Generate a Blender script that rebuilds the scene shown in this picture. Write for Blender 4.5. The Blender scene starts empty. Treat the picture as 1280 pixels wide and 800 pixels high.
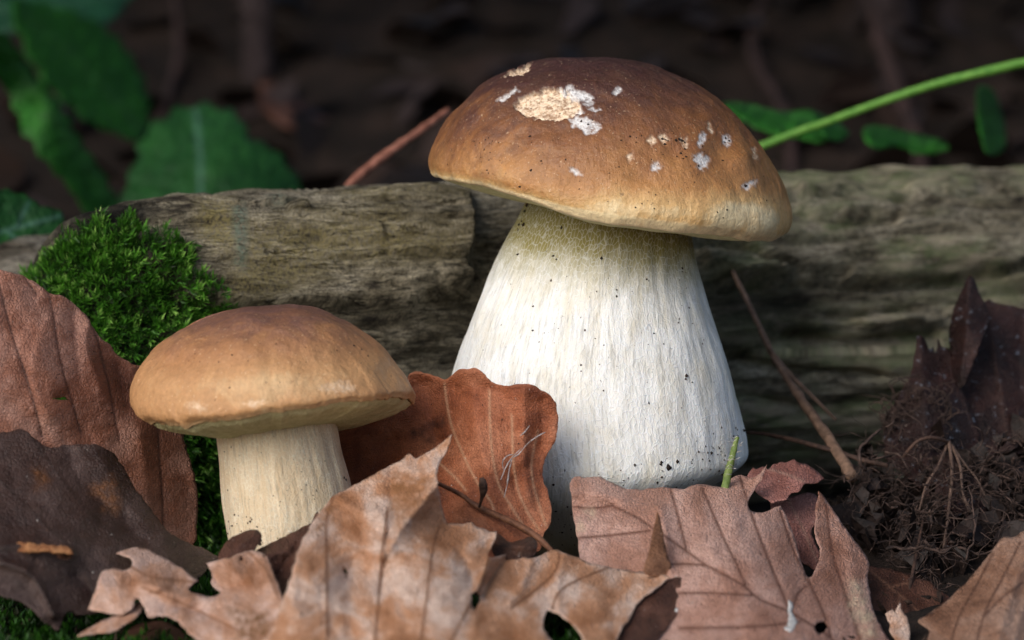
import bpy, math, random
import numpy as np
from mathutils import Vector, geometry
from mathutils.bvhtree import BVHTree

R = math.radians
random.seed(7)
rng = np.random.default_rng(7)
S = bpy.context.scene
COL = S.collection

# ------------------------------------------------------------------ camera
PITCH, CAMH, LENS = R(5.0), 0.142, 100.0
F = 1280 * LENS / 36.0
FW = np.array([0, math.cos(PITCH), -math.sin(PITCH)])
UP = np.array([0, math.sin(PITCH), math.cos(PITCH)])
RT = np.array([1.0, 0, 0])
C0 = np.array([0, 0, CAMH])
cam_d = bpy.data.cameras.new('camera')
cam = bpy.data.objects.new('camera', cam_d); COL.objects.link(cam)
cam.location = C0; cam.rotation_euler = (math.pi / 2 - PITCH, 0, 0)
cam_d.lens = LENS; cam_d.sensor_width = 36.0
cam_d.clip_start = 0.02; cam_d.clip_end = 500
cam_d.dof.use_dof = True; cam_d.dof.focus_distance = 0.788; cam_d.dof.aperture_fstop = 12.0
S.camera = cam

# ------------------------------------------------------------------ light
SUN_EL, SUN_AZ = R(33), R(216)          # azimuth clockwise from +Y
w = bpy.data.worlds.new('World'); S.world = w; w.use_nodes = True
nt = w.node_tree
sky = nt.nodes.new('ShaderNodeTexSky'); sky.sky_type = 'NISHITA'; sky.sun_disc = False
sky.dust_density = 2.5; sky.ozone_density = 1.0; sky.air_density = 1.0
sky.sun_elevation = SUN_EL; sky.sun_rotation = SUN_AZ
nt.links.new(sky.outputs[0], nt.nodes['Background'].inputs[0])
nt.nodes['Background'].inputs[1].default_value = 0.10
sl = bpy.data.lights.new('sun', 'SUN'); sl.energy = 1.5; sl.angle = R(38); sl.color = (1.0, 0.985, 0.96)
so = bpy.data.objects.new('sun', sl); COL.objects.link(so)
sd = Vector((math.sin(SUN_AZ) * math.cos(SUN_EL), math.cos(SUN_AZ) * math.cos(SUN_EL), math.sin(SUN_EL)))
so.rotation_euler = (-sd).to_track_quat('-Z', 'Y').to_euler(); so.location = sd * 3
S.view_settings.view_transform = 'Standard'; S.view_settings.look = 'None'
S.view_settings.exposure = 0.50

# ------------------------------------------------------------------ helpers
def P(px, py, d):
    px = np.asarray(px, float); py = np.asarray(py, float); d = np.asarray(d, float)
    return C0 + d[..., None] * (FW + ((px - 640) / F)[..., None] * RT - ((py - 400) / F)[..., None] * UP)

def proj(v):
    q = np.asarray(v) - C0
    z = q @ FW
    return 640 + F * (q @ RT) / z, 400 - F * (q @ UP) / z, z

def _h(ix, iy, iz, s):
    n = (ix * 374761393 + iy * 668265263 + iz * 1274126177 + s * 974634533) & 0x7fffffff
    n = ((n ^ (n >> 13)) * 1274126177) & 0x7fffffff
    n = ((n ^ (n >> 16)) * 668265263) & 0x7fffffff
    return ((n ^ (n >> 15)) & 0xffff) / 65535.0 * 2 - 1

def noise(x, y, z=0.0, s=0):
    x, y, z = np.broadcast_arrays(np.asarray(x, float), np.asarray(y, float), np.asarray(z, float))
    ix, iy, iz = (np.floor(a).astype(np.int64) for a in (x, y, z))
    f = [a - b for a, b in ((x, ix), (y, iy), (z, iz))]
    u, v, t = (a * a * a * (a * (a * 6 - 15) + 10) for a in f)
    r = 0
    for dx in (0, 1):
        for dy in (0, 1):
            for dz in (0, 1):
                r = r + _h(ix + dx, iy + dy, iz + dz, s) * (u if dx else 1 - u) * (v if dy else 1 - v) * (t if dz else 1 - t)
    return r

def fbm(x, y, z=0.0, s=0, o=4):
    a, t, n = 1.0, 0.0, 0.0
    for k in range(o):
        n = n + a * noise(np.asarray(x) * 2 ** k, np.asarray(y) * 2 ** k, np.asarray(z) * 2 ** k, s + k); t += a; a *= .5
    return n / t

def inside(px, py, poly):
    p = np.asarray(poly, float); r = np.zeros(np.shape(px), bool); j = len(p) - 1
    for i in range(len(p)):
        xi, yi = p[i]; xj, yj = p[j]
        if yi != yj:
            r ^= ((yi > py) != (yj > py)) & (px < (xj - xi) * (py - yi) / (yj - yi) + xi)
        j = i
    return r

def pdist(px, py, line, closed=False):
    p = np.asarray(line, float)
    if closed: p = np.vstack([p, p[:1]])
    d = np.full(np.shape(px), 1e9)
    for a, b in zip(p[:-1], p[1:]):
        ab = b - a; L = ab @ ab
        if L < 1e-9: continue
        t = np.clip(((px - a[0]) * ab[0] + (py - a[1]) * ab[1]) / L, 0, 1)
        d = np.minimum(d, np.hypot(px - a[0] - t * ab[0], py - a[1] - t * ab[1]))
    return d

def soft(px, py, poly, w):                       # 1 inside the polygon, falling over w pixels outside
    d = pdist(px, py, poly, True); s = np.where(inside(px, py, poly), -d, d)
    return np.clip(.5 - s / (2 * w), 0, 1)

def tps(ctrl):
    c = np.asarray(ctrl, float); n = len(c); xy = c[:, :2] / 100
    def U(r): return np.where(r > 1e-9, r * r * np.log(r + 1e-12), 0)
    K = U(np.hypot(xy[:, None, 0] - xy[None, :, 0], xy[:, None, 1] - xy[None, :, 1])) + np.eye(n) * .02
    Q = np.hstack([np.ones((n, 1)), xy])
    A = np.vstack([np.hstack([K, Q]), np.hstack([Q.T, np.zeros((3, 3))])])
    wv = np.linalg.solve(A, np.concatenate([c[:, 2], [0, 0, 0]]))
    def f(px, py):
        x = px / 100; y = py / 100
        r = wv[n] + wv[n + 1] * x + wv[n + 2] * y
        for i in range(n): r = r + wv[i] * U(np.hypot(x - xy[i, 0], y - xy[i, 1]))
        return r
    return f

def dens(poly, step, smooth=False, closed=True, jit=0.0, s=0):
    p = np.asarray(poly, float); n = len(p); out = []
    for i in range(n if closed else n - 1):
        if closed: a, b, c, d = p[i - 1], p[i], p[(i + 1) % n], p[(i + 2) % n]
        else: a, b, c, d = p[max(i - 1, 0)], p[i], p[i + 1], p[min(i + 2, n - 1)]
        L = np.linalg.norm(c - b)
        if L < 1e-6: continue
        k = max(1, int(round(L / step)))
        for t in np.arange(k) / k:
            if smooth: q = .5 * (2 * b + (c - a) * t + (2 * a - 5 * b + 4 * c - d) * t * t + (3 * b - a - 3 * c + d) * t ** 3)
            else: q = b + (c - b) * t
            out.append(q)
    if not closed: out.append(p[-1])
    o = np.array(out)
    if jit:
        o = o + jit * np.stack([fbm(o[:, 0] / 9, o[:, 1] / 9, 0, s + 11, 3), fbm(o[:, 0] / 9, o[:, 1] / 9, 5, s + 17, 3)], 1) * 2
    return o

def tag(o, label=None, cat=None, group=None, kind=None):
    if label: o['label'] = label
    if cat: o['category'] = cat
    if group: o['group'] = group
    if kind: o['kind'] = kind
    return o

def mesh(name, verts, faces, mat, root=None, origin=None, uv=None, attrs=None, smooth=True):
    verts = np.asarray(verts, float)
    org = np.array(root.matrix_world.translation if False else root['_o']) if root is not None else np.asarray(origin if origin is not None else base_of(verts))
    me = bpy.data.meshes.new(name)
    me.from_pydata((verts - org).tolist(), [], faces.tolist() if isinstance(faces, np.ndarray) else faces)
    if uv is not None:
        l = me.uv_layers.new(name='UVMap'); vi = np.empty(len(me.loops), np.int32); me.loops.foreach_get('vertex_index', vi)
        l.data.foreach_set('uv', np.asarray(uv, np.float32)[vi].ravel())
    for k, a in (attrs or {}).items():
        a = np.asarray(a, np.float32)
        if a.ndim == 1:
            at = me.attributes.new(k, 'FLOAT', 'POINT'); at.data.foreach_set('value', a)
        else:
            at = me.attributes.new(k, 'FLOAT_COLOR', 'POINT'); at.data.foreach_set('color', a.ravel())
    if smooth: me.polygons.foreach_set('use_smooth', np.ones(len(me.polygons), bool))
    me.materials.append(mat); me.update()
    o = bpy.data.objects.new(name, me); COL.objects.link(o)
    if root is not None: o.parent = root
    else: o.location = org
    o['_o'] = list(map(float, org))
    return o

def base_of(v):
    k = np.argsort(v[:, 2])[:max(1, len(v) // 50)]
    return np.array([v[k, 0].mean(), v[k, 1].mean(), v[:, 2].min()])

def empty(name, loc, label, cat, group=None):
    o = bpy.data.objects.new(name, None); COL.objects.link(o); o.location = loc
    o.empty_display_size = .01; o['_o'] = list(map(float, loc))
    return tag(o, label, cat, group)

def solid(o, t):
    m = o.modifiers.new('thickness', 'SOLIDIFY'); m.thickness = t; m.offset = 0
    return o

def tube(pts, rad, sides=6, seed=0, rough=0.0, caps=True):
    p = np.asarray(pts, float); n = len(p)
    r = np.interp(np.linspace(0, 1, n), np.linspace(0, 1, len(np.atleast_1d(rad))), np.atleast_1d(rad))
    t = np.gradient(p, axis=0); t /= np.linalg.norm(t, axis=1)[:, None] + 1e-12
    ref = np.array([0.3, -.9, .35]); a = np.cross(t, ref); a /= np.linalg.norm(a, axis=1)[:, None] + 1e-9; b = np.cross(t, a)
    th = np.arange(sides) * 2 * math.pi / sides
    rr = r[:, None] * (1 + rough * noise(np.arange(n)[:, None] * .7, th[None] * 1.3, 0, seed))
    v = p[:, None] + rr[..., None] * (np.cos(th)[None, :, None] * a[:, None] + np.sin(th)[None, :, None] * b[:, None])
    f = []
    for i in range(n - 1):
        for j in range(sides):
            k = (j + 1) % sides
            f.append((i * sides + j, i * sides + k, (i + 1) * sides + k, (i + 1) * sides + j))
    if caps:
        f.append(tuple(range(sides))[::-1]); f.append(tuple((n - 1) * sides + j for j in range(sides)))
    return v.reshape(-1, 3), f

class Bag:                                         # collects shapes for ONE mesh
    def __init__(s): s.v, s.f, s.n = [], [], 0
    def add(s, v, f):
        s.v.append(np.asarray(v)); s.f += [tuple(i + s.n for i in q) for q in f]; s.n += len(v)
    def build(s, name, mat, root=None, **k): return mesh(name, np.vstack(s.v), s.f, mat, root, **k)

def ptube(px, rad_px, seed=0, sides=7, rough=.15, step=6, smooth=True):   # px: (x, y, depth)
    q = np.asarray(px, float)
    d = np.linalg.norm(np.diff(q[:, :2], axis=0), axis=1).sum()
    n = max(4, int(d / step)); o = dens(q * [1, 1, 1000], step * 1.0, smooth, False) / [1, 1, 1000]
    pts = P(o[:, 0], o[:, 1], o[:, 2])
    rr = np.interp(np.linspace(0, 1, len(o)), np.linspace(0, 1, len(np.atleast_1d(rad_px))), np.atleast_1d(rad_px)) * o[:, 2] / F
    return tube(pts, rr, sides, seed, rough)

# ------------------------------------------------------------------ materials
def srgb(r, g, b, k=1.0):
    f = lambda c: (c / 255 / 12.92 if c <= 10.3 else ((c / 255 + .055) / 1.055) ** 2.4)
    return (f(r) * k, f(g) * k, f(b) * k, 1)

class M:
    def __init__(s, name):
        s.m = bpy.data.materials.new(name); s.m.use_nodes = True; s.t = s.m.node_tree
        s.b = s.t.nodes['Principled BSDF']; s.out = s.t.nodes['Material Output']
    def n(s, ty, **k):
        x = s.t.nodes.new('ShaderNode' + ty)
        for a, v in k.items():
            if hasattr(x, a) and not a.startswith('i_'): setattr(x, a, v)
        return x
    def set(s, sock, v):
        if hasattr(v, 'is_linked') or isinstance(v, bpy.types.NodeSocket): s.t.links.new(v, sock)
        else: sock.default_value = v
    def uv(s, sc=(1, 1, 1), src='UV'):
        t = s.n('TexCoord'); mp = s.n('Mapping'); s.t.links.new(t.outputs[src], mp.inputs[0]); mp.inputs['Scale'].default_value = sc
        return mp.outputs[0]
    def noise(s, vec, scale, detail=4, rough=.55, dist=0):
        x = s.n('TexNoise'); s.set(x.inputs['Vector'], vec); x.inputs['Scale'].default_value = scale
        x.inputs['Detail'].default_value = detail; x.inputs['Roughness'].default_value = rough; x.inputs['Distortion'].default_value = dist
        return x.outputs[0]
    def vor(s, vec, scale, feat='DISTANCE_TO_EDGE', rnd=1.0):
        x = s.n('TexVoronoi', feature=feat); s.set(x.inputs['Vector'], vec); x.inputs['Scale'].default_value = scale
        x.inputs['Randomness'].default_value = rnd
        return x.outputs[0]
    def ramp(s, fac, stops, interp='LINEAR'):
        x = s.n('ValToRGB'); s.set(x.inputs[0], fac); e = x.color_ramp.elements; x.color_ramp.interpolation = interp
        while len(e) < len(stops): e.new(.5)
        for q, (p, c) in zip(e, stops):
            q.position = p; q.color = c if hasattr(c, '__len__') else (c, c, c, 1)
        return x.outputs[0]
    def mix(s, fac, a, b, mode='MIX'):
        x = s.n('Mix', data_type='RGBA', blend_type=mode); s.set(x.inputs[0], fac); s.set(x.inputs[6], a); s.set(x.inputs[7], b)
        return x.outputs[2]
    def math(s, op, a, b=0.0):
        x = s.n('Math', operation=op); s.set(x.inputs[0], a); s.set(x.inputs[1], b); return x.outputs[0]
    def attr(s, name, out='Fac'):
        x = s.n('Attribute', attribute_name=name); return x.outputs[out]
    def bump(s, h, strength, dist, prev=None):
        x = s.n('Bump'); s.set(x.inputs['Height'], h); x.inputs['Strength'].default_value = strength; x.inputs['Distance'].default_value = dist
        if prev is not None: s.t.links.new(prev, x.inputs['Normal'])
        return x.outputs[0]
    def fin(s, col, rough, normal=None, spec=.4, trans=0.0):
        s.set(s.b.inputs['Base Color'], col); s.set(s.b.inputs['Roughness'], rough); s.b.inputs['Specular IOR Level'].default_value = spec
        if normal is not None: s.t.links.new(normal, s.b.inputs['Normal'])
        if trans:
            tr = s.n('BsdfTranslucent'); s.set(tr.inputs[0], col)
            mx = s.n('MixShader'); mx.inputs[0].default_value = trans
            s.t.links.new(s.b.outputs[0], mx.inputs[1]); s.t.links.new(tr.outputs[0], mx.inputs[2]); s.t.links.new(mx.outputs[0], s.out.inputs[0])
        return s.m

def leaf_mat(name, dark, base, light, vein, rough=.5, spec=.4, spot=(1, 1, 1, 1), big=1.3, trans=.14, grain=.24, cells=22, bumpk=1.0, mold=0.0):
    if sum(base[:3]) > .25: dark, base, light = [tuple(min(.8, x * 1.22) for x in q[:3]) + (1,) for q in (dark, base, light)]
    m = M(name); uv = m.uv()
    c = m.ramp(m.noise(uv, big, 5, .6, .4), [(.33, dark), (.46, base), (.60, light)])
    c = m.mix(m.ramp(m.noise(uv, 7, 4, .65), [(.45, 0.0), (.75, .55)]), c, dark)
    g = m.noise(uv, 55, 3, .6)
    c = m.mix(1.0, c, m.ramp(g, [(.25, 1 - grain * 1.6), (.75, 1 + grain)]), 'MULTIPLY')
    c = m.mix(m.math('MULTIPLY', m.attr('vein'), .92), c, vein)
    c = m.mix(m.math('MULTIPLY', m.attr('spot'), m.ramp(m.noise(uv, 9, 5, .7), [(.36, .1), (.58, .95)])), c, spot)
    tv = m.vor(m.uv((1, 1, 1)), cells * .6)
    c = m.mix(m.ramp(tv, [(.0, .38), (.05, 0.0)]), c, dark)
    c = m.mix(m.ramp(m.noise(uv, 24, 2, .5), [(.725, 0.0), (.75, .7)]), c, srgb(190, 176, 166))
    c = m.mix(m.math('MULTIPLY', m.attr('edge'), m.ramp(m.noise(uv, 6, 3), [(.4, .0), (.6, .6)])), c, light)
    # small dark flecks
    fl = m.ramp(m.noise(uv, 16, 2, .5), [(.70, 0.0), (.76, .6)])
    c = m.mix(fl, c, (dark[0] * .4, dark[1] * .4, dark[2] * .4, 1))
    if mold:
        mo = m.ramp(m.noise(uv, 9, 6, .75), [(.60, 0.0), (.68, mold)])
        c = m.mix(mo, c, srgb(150, 158, 172))
    vo = m.vor(uv, cells)
    n = m.bump(m.ramp(vo, [(0, 0.0), (.18, 1.0)]), .5 * bumpk, .0007)
    n = m.bump(m.noise(uv, 10, 7, .7), .75 * bumpk, .0012, n)
    r = m.ramp(m.noise(uv, 4, 4), [(.3, max(rough - .12, .1)), (.7, min(rough + .15, 1))])
    return m.fin(c, r, n, spec, trans)

# ------------------------------------------------------------------ leaf builder (outline in photo pixels, depth in metres)
def sheet(name, outline, ctrl, mat, root=None, veins=(), folds=(), holes=(), spots=(), res=3.2, smooth=True, jit=1.0,
          pillow=0.0, wrinkle=.0006, wave=.002, thick=.0003, vein_w=1.8, spot_w=6, crumple=.0016, vein_h=.00025, curl=0.0, seed=0, origin=None, depth_fn=None):
    o = dens(outline, res * .8, smooth, True, jit, seed)
    x0, y0 = o.min(0); x1, y1 = o.max(0)
    gx, gy = np.meshgrid(np.arange(x0, x1, res), np.arange(y0, y1, res * .87)); gx = gx + (np.arange(gx.shape[0]) % 2)[:, None] * res / 2
    gx = gx.ravel() + rng.uniform(-.25, .25, gx.size) * res; gy = gy.ravel() + rng.uniform(-.25, .25, gy.size) * res
    k = inside(gx, gy, o) & (pdist(gx, gy, o, True) > res * .45)
    hl = [dens(h, res * .8, False, True, .8, seed + 3) for h in holes]
    for h in hl: k &= ~inside(gx, gy, h) & (pdist(gx, gy, h, True) > res * .4)
    pts = [tuple(q) for q in o]; edges = [(i, (i + 1) % len(o)) for i in range(len(o))]
    for h in hl:
        b = len(pts); pts += [tuple(q) for q in h]; edges += [(b + i, b + (i + 1) % len(h)) for i in range(len(h))]
    vp = []
    for q in veins:                                   # follow the veins with points of their own
        c_ = dens(q, 3.0, True, False); t_ = np.gradient(c_, axis=0); t_ /= np.linalg.norm(t_, axis=1)[:, None] + 1e-9
        for off in (0, -1.5 * vein_w, 1.5 * vein_w): vp.append(c_ + off * np.stack([-t_[:, 1], t_[:, 0]], 1))
    if vp:
        vp = np.vstack(vp); kv = inside(vp[:, 0], vp[:, 1], o) & (pdist(vp[:, 0], vp[:, 1], o, True) > 1.0)
        for h in hl: kv &= ~inside(vp[:, 0], vp[:, 1], h) & (pdist(vp[:, 0], vp[:, 1], h, True) > 1.0)
        dmv = np.full(len(gx), 1e9)
        for q in veins: dmv = np.minimum(dmv, pdist(gx, gy, dens(q, 8, True, False)))
        k &= dmv > 2.0 * vein_w
        pts += [tuple(q) for q in np.round(vp[kv], 2)]
    pts += list(zip(gx[k], gy[k]))
    r = geometry.delaunay_2d_cdt([Vector(p) for p in pts], edges, [], 0, 1e-5)
    v = np.array([tuple(q) for q in r[0]]); f = np.array([t for t in r[2] if len(t) == 3])
    c = v[f].mean(1); kk = inside(c[:, 0], c[:, 1], o)
    for h in hl: kk &= ~inside(c[:, 0], c[:, 1], h)
    f = f[kk]
    used = np.unique(f); mp = np.full(len(v), -1); mp[used] = np.arange(len(used)); v = v[used]; f = mp[f]
    px, py = v[:, 0], v[:, 1]
    d = depth_fn(px, py, o) if depth_fn else tps(ctrl)(px, py)
    va = np.zeros(len(v))
    if len(veins):
        vl = [dens(q, 8, True, False) for q in veins]
        dm = np.full(len(v), 1e9)
        for q in vl: dm = np.minimum(dm, pdist(px, py, q))
        va = np.exp(-(dm / vein_w) ** 2)
        d = d - vein_h * va
        if pillow: d = d - pillow * (1 - np.exp(-(dm / 14) ** 1.4))
    for line, wd, h in folds:
        d = d - h * np.exp(-(pdist(px, py, dens(line, 8, True, False)) / (wd * 1.15)) ** 1.08)
    if depth_fn is None:
        d = d + wave * fbm(px / 110, py / 110, 0, seed + 31, 2) + wrinkle * fbm(px / 22, py / 22, 0, seed + 5, 3)
        cx_ = px + 14 * fbm(px / 60, py / 60, 2, seed + 40, 2); cy_ = py + 14 * fbm(px / 60, py / 60, 9, seed + 41, 2)
        d = d - crumple * (np.abs(noise(cx_ / 75, cy_ / 75, 0, seed + 51)) + .6 * np.abs(noise(cx_ / 34, cy_ / 34, 3, seed + 52)))
        e = pdist(px, py, o, True)
        if curl: d = d + curl * np.exp(-(e / 10) ** 2) * (1 + .9 * noise(px / 40, py / 40, 0, seed + 8))
    sp = np.zeros(len(v))
    for q in spots: sp = np.maximum(sp, soft(px + 9 * fbm(px / 14, py / 14, 0, 4), py + 9 * fbm(px / 14, py / 14, 3, 9), q, spot_w))
    eg = np.exp(-(pdist(px, py, o, True) / 1.8) ** 2)
    p3 = P(px, py, d)
    ob = mesh(name, p3, f[:, ::-1], mat, root, origin, uv=v / 100 + seed * 1.7, attrs=dict(vein=va, spot=sp, edge=eg))
    if thick: solid(ob, thick)
    ob['_v'] = 0; del ob['_v']
    return ob

# ------------------------------------------------------------------ ground
def gz(x, y):
    x = np.asarray(x, float); y = np.asarray(y, float)
    z = .004 * fbm(x * 14, y * 14, 0, 3, 3) - .001
    z = z + .03 * fbm(x * 1.5, y * 1.5, 0, 41, 3) * np.clip((y - 1.0) / .6, 0, 1)
    up = np.clip(y - 1.42, 0, None); up = np.where(up < 3, .60 * up * up / (up + .35), .60 * 9 / 3.35 + .12 * (up - 3))
    z = z + up
    z = z + .022 * np.exp(-.5 * (((x - .150) / .050) ** 2 + ((y - .852) / .026) ** 2)) * (1 + .35 * fbm(x * 90, y * 90, 0, 77, 3))
    return z
def axis(lo, hi, fine, step, far):
    a = list(np.arange(lo, hi, step)); d = step; q = hi
    while q < far[1]: a.append(q); d *= 1.22; q += d
    a.append(far[1]); d = step; q = lo - step
    while q > far[0]: a.insert(0, q); d *= 1.22; q -= d
    a.insert(0, far[0]); return np.array(a)
ax_x = axis(-.24, .26, 0, .004, (-150, 150)); ax_y = axis(.55, 1.15, 0, .004, (-150, 150))
GX, GY = np.meshgrid(ax_x, ax_y); GZ = gz(GX, GY)
nx, ny = len(ax_x), len(ax_y)
i, j = np.meshgrid(np.arange(nx - 1), np.arange(ny - 1)); q = (j * nx + i).ravel()
gf = np.stack([q, q + 1, q + 1 + nx, q + nx], 1)
m = M('forest_soil'); oc = m.uv(src='Object')
c = m.ramp(m.noise(oc, 30, 6, .7), [(.35, srgb(22, 17, 14)), (.55, srgb(40, 31, 26)), (.75, srgb(62, 48, 42))])
n = m.bump(m.noise(oc, 120, 6, .7), .9, .004)
MAT_SOIL = m.fin(c, .9, n, .2)
ground = mesh('ground', np.stack([GX, GY, GZ], -1).reshape(-1, 3), gf, MAT_SOIL, origin=(0, 0, 0)); tag(ground, kind='structure')

# ------------------------------------------------------------------ log
def fbm_wood(u, v):
    v = v + .0016 * fbm(u * 7, v * 25, 4, 33, 3)
    n1 = fbm(u * 9, v * 55, 0, 51, 3)
    lay = n1 * 3.2; st = np.floor(lay); fr = lay - st; fr = np.clip((fr - .5) * 5 + .5, 0, 1); lay = (st + fr) / 3.2
    a = .0042 * lay + .0016 * fbm(u * 26, v * 170, 0, 61, 3) + .0007 * fbm(u * 70, v * 620, 0, 71, 2)
    cr = 1 - np.abs(fbm(u * 6.5, v * 70, 0, 91, 3)) * 9
    return a - .0022 * np.clip(cr, 0, 1)
def make_log(name, label, cat, prof, x_knots, nu, nv, half_w, mat, features=None, ex=2.7, amp=1.0, useed=0.0, ydrop=0.0):
    xs = np.linspace(x_knots[0], x_knots[-1], nu)
    top = np.interp(xs, prof[:, 0], prof[:, 1]); dep = np.interp(xs, prof[:, 0], prof[:, 2]); bot = np.interp(xs, prof[:, 0], prof[:, 3])
    top = top + ydrop + 3.5 * noise(xs / 85, 0, 0, 14) + 1.6 * noise(xs / 22, 0, 0, 15)
    for a in (top, dep, bot): a[:] = np.convolve(np.pad(a, 2, mode='edge'), np.ones(5) / 5, 'valid')
    tp = P(xs, top, dep); H = (tp[:, 2] - bot) / 2
    ctr = tp.copy(); ctr[:, 2] = bot + H
    dirv = tp[-1] - tp[0]; dirv[2] = 0; dirv /= np.linalg.norm(dirv); back = np.array([-dirv[1], dirv[0], 0])
    ctr = ctr + back * half_w * .62
    th = np.linspace(0, 2 * math.pi, nv, endpoint=False)         # 0 = front
    cs, sn = np.cos(th), np.sin(th)
    e = 2 / ex; cx = np.sign(cs) * np.abs(cs) ** e; cz = np.sign(sn) * np.abs(sn) ** e
    # even arc spacing
    hw = half_w * np.interp(xs, [x_knots[0], x_knots[0] + .09 * (x_knots[1] - x_knots[0]), x_knots[0] + .28 * (x_knots[1] - x_knots[0])], [.22, .35, 1.0])
    pos = ctr[:, None] + hw[:, None, None] * (-cx)[None, :, None] * back + (H[:, None] * cz[None])[..., None] * np.array([0, 0, 1.0])
    nrm = cx[None, :, None] * (-back) + cz[None, :, None] * np.array([0, 0, 1.0]); nrm = np.repeat(nrm / np.linalg.norm(nrm, axis=-1)[..., None], nu, 0)
    u = ((tp - tp[0]) @ dirv)[:, None] + 0 * th[None]
    seg = np.linalg.norm(np.diff(pos, axis=1), axis=2); v = np.concatenate([np.zeros((nu, 1)), np.cumsum(seg, 1)], 1)
    v2 = np.where(th[None] > math.pi, v - v[:, -1:], v)
    dsp = amp * fbm_wood(u + useed, v2 + useed)
    base_px, base_py, _ = proj(pos.reshape(-1, 3)); base_px = base_px.reshape(nu, nv); base_py = base_py.reshape(nu, nv)
    att = np.zeros((nu, nv, 4))
    if features: dsp, att = features(base_px, base_py, dsp, att, np.clip((cs[None] - .15) / .4, 0, 1))
    pos = pos + nrm * dsp[..., None]
    verts = pos.reshape(-1, 3); f = []
    a = np.arange(nu - 1)[:, None] * nv; b = np.arange(nv)[None]; b2 = (b + 1) % nv
    f = np.stack([a + b, a + b2, a + nv + b2, a + nv + b], -1).reshape(-1, 4).tolist()
    n0 = len(verts); c0 = pos[0].mean(0) - dirv * .006; c1 = pos[-1].mean(0)
    verts = np.vstack([verts, c0, c1])
    for k in range(nv):
        f.append((n0, (k + 1) % nv, k)); f.append((n0 + 1, (nu - 1) * nv + k, (nu - 1) * nv + (k + 1) % nv))
    uv = np.vstack([np.stack([u, v2], -1).reshape(-1, 2) * 100, [[0, 0], [0, 0]]])
    at = np.vstack([att.reshape(-1, 4), np.zeros((2, 4))])
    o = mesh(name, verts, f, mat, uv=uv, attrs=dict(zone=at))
    tag(o, label, cat)
    return o, pos, nrm, base_px, base_py
def log_mat(name, pale, mid, dark, green):
    m = M(name); uv = m.uv((.35, 1, 1)); uvn = m.uv((.28, 1.3, 1)); uvf = m.uv((1, 1, 1)); uvl = m.uv((.16, 1.5, 1))
    c = m.ramp(m.noise(uv, 1.3, 7, .68, .6), [(.34, dark), (.45, mid), (.60, pale)])
    c = m.mix(1.0, c, m.ramp(m.noise(uvn, 5.5, 6, .72, .3), [(.32, .42), (.68, 1.5)]), 'MULTIPLY')
    c = m.mix(1.0, c, m.ramp(m.noise(uvf, 13, 6, .8), [(.34, .42), (.5, 1.0), (.66, 1.65)]), 'MULTIPLY')
    c = m.mix(m.ramp(m.noise(uvf, 5, 6, .8), [(.53, 0.0), (.62, .7)]), c, dark)
    ln = m.math('ABSOLUTE', m.math('SUBTRACT', m.noise(uvl, 3.2, 4, .6, .4), .5))
    c = m.mix(m.ramp(ln, [(.0, .85), (.022, 0.0)]), c, srgb(26, 21, 17))
    x = m.n('SeparateColor'); m.t.links.new(m.attr('zone', 'Color'), x.inputs[0])
    br = m.ramp(m.noise(uvf, 9, 6, .8), [(.44, 0.0), (.54, .85)])
    br2 = m.ramp(m.noise(uv, 2.2, 6, .7), [(.40, 0.0), (.54, .8)])
    c = m.mix(m.math('MULTIPLY', x.outputs[0], br), c, srgb(176, 162, 108))
    c = m.mix(m.math('MULTIPLY', x.outputs[1], br), c, srgb(138, 158, 142))
    c = m.mix(m.math('MULTIPLY', x.outputs[2], br2), c, green)
    pk = m.ramp(m.noise(uvn, 1.1, 5, .65), [(.48, 0.0), (.60, .75)])
    c = m.mix(m.math('MULTIPLY', x.outputs[2], pk), c, srgb(206, 190, 164))
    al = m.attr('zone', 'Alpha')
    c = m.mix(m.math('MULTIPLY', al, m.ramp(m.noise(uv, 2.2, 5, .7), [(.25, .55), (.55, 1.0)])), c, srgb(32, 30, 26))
    n = m.bump(m.noise(uvn, 9, 6, .75), 1.0, .0022)
    n = m.bump(m.noise(uvf, 14, 6, .8), 1.0, .0016, n)
    n = m.bump(m.ramp(ln, [(.0, 0.0), (.03, 1.0)]), .8, .0012, n)
    return m.fin(c, .85, n, .2)
MAT_LOG = log_mat('weathered_wood', srgb(184, 174, 152), srgb(136, 127, 106), srgb(60, 53, 45), srgb(136, 146, 102))
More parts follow.
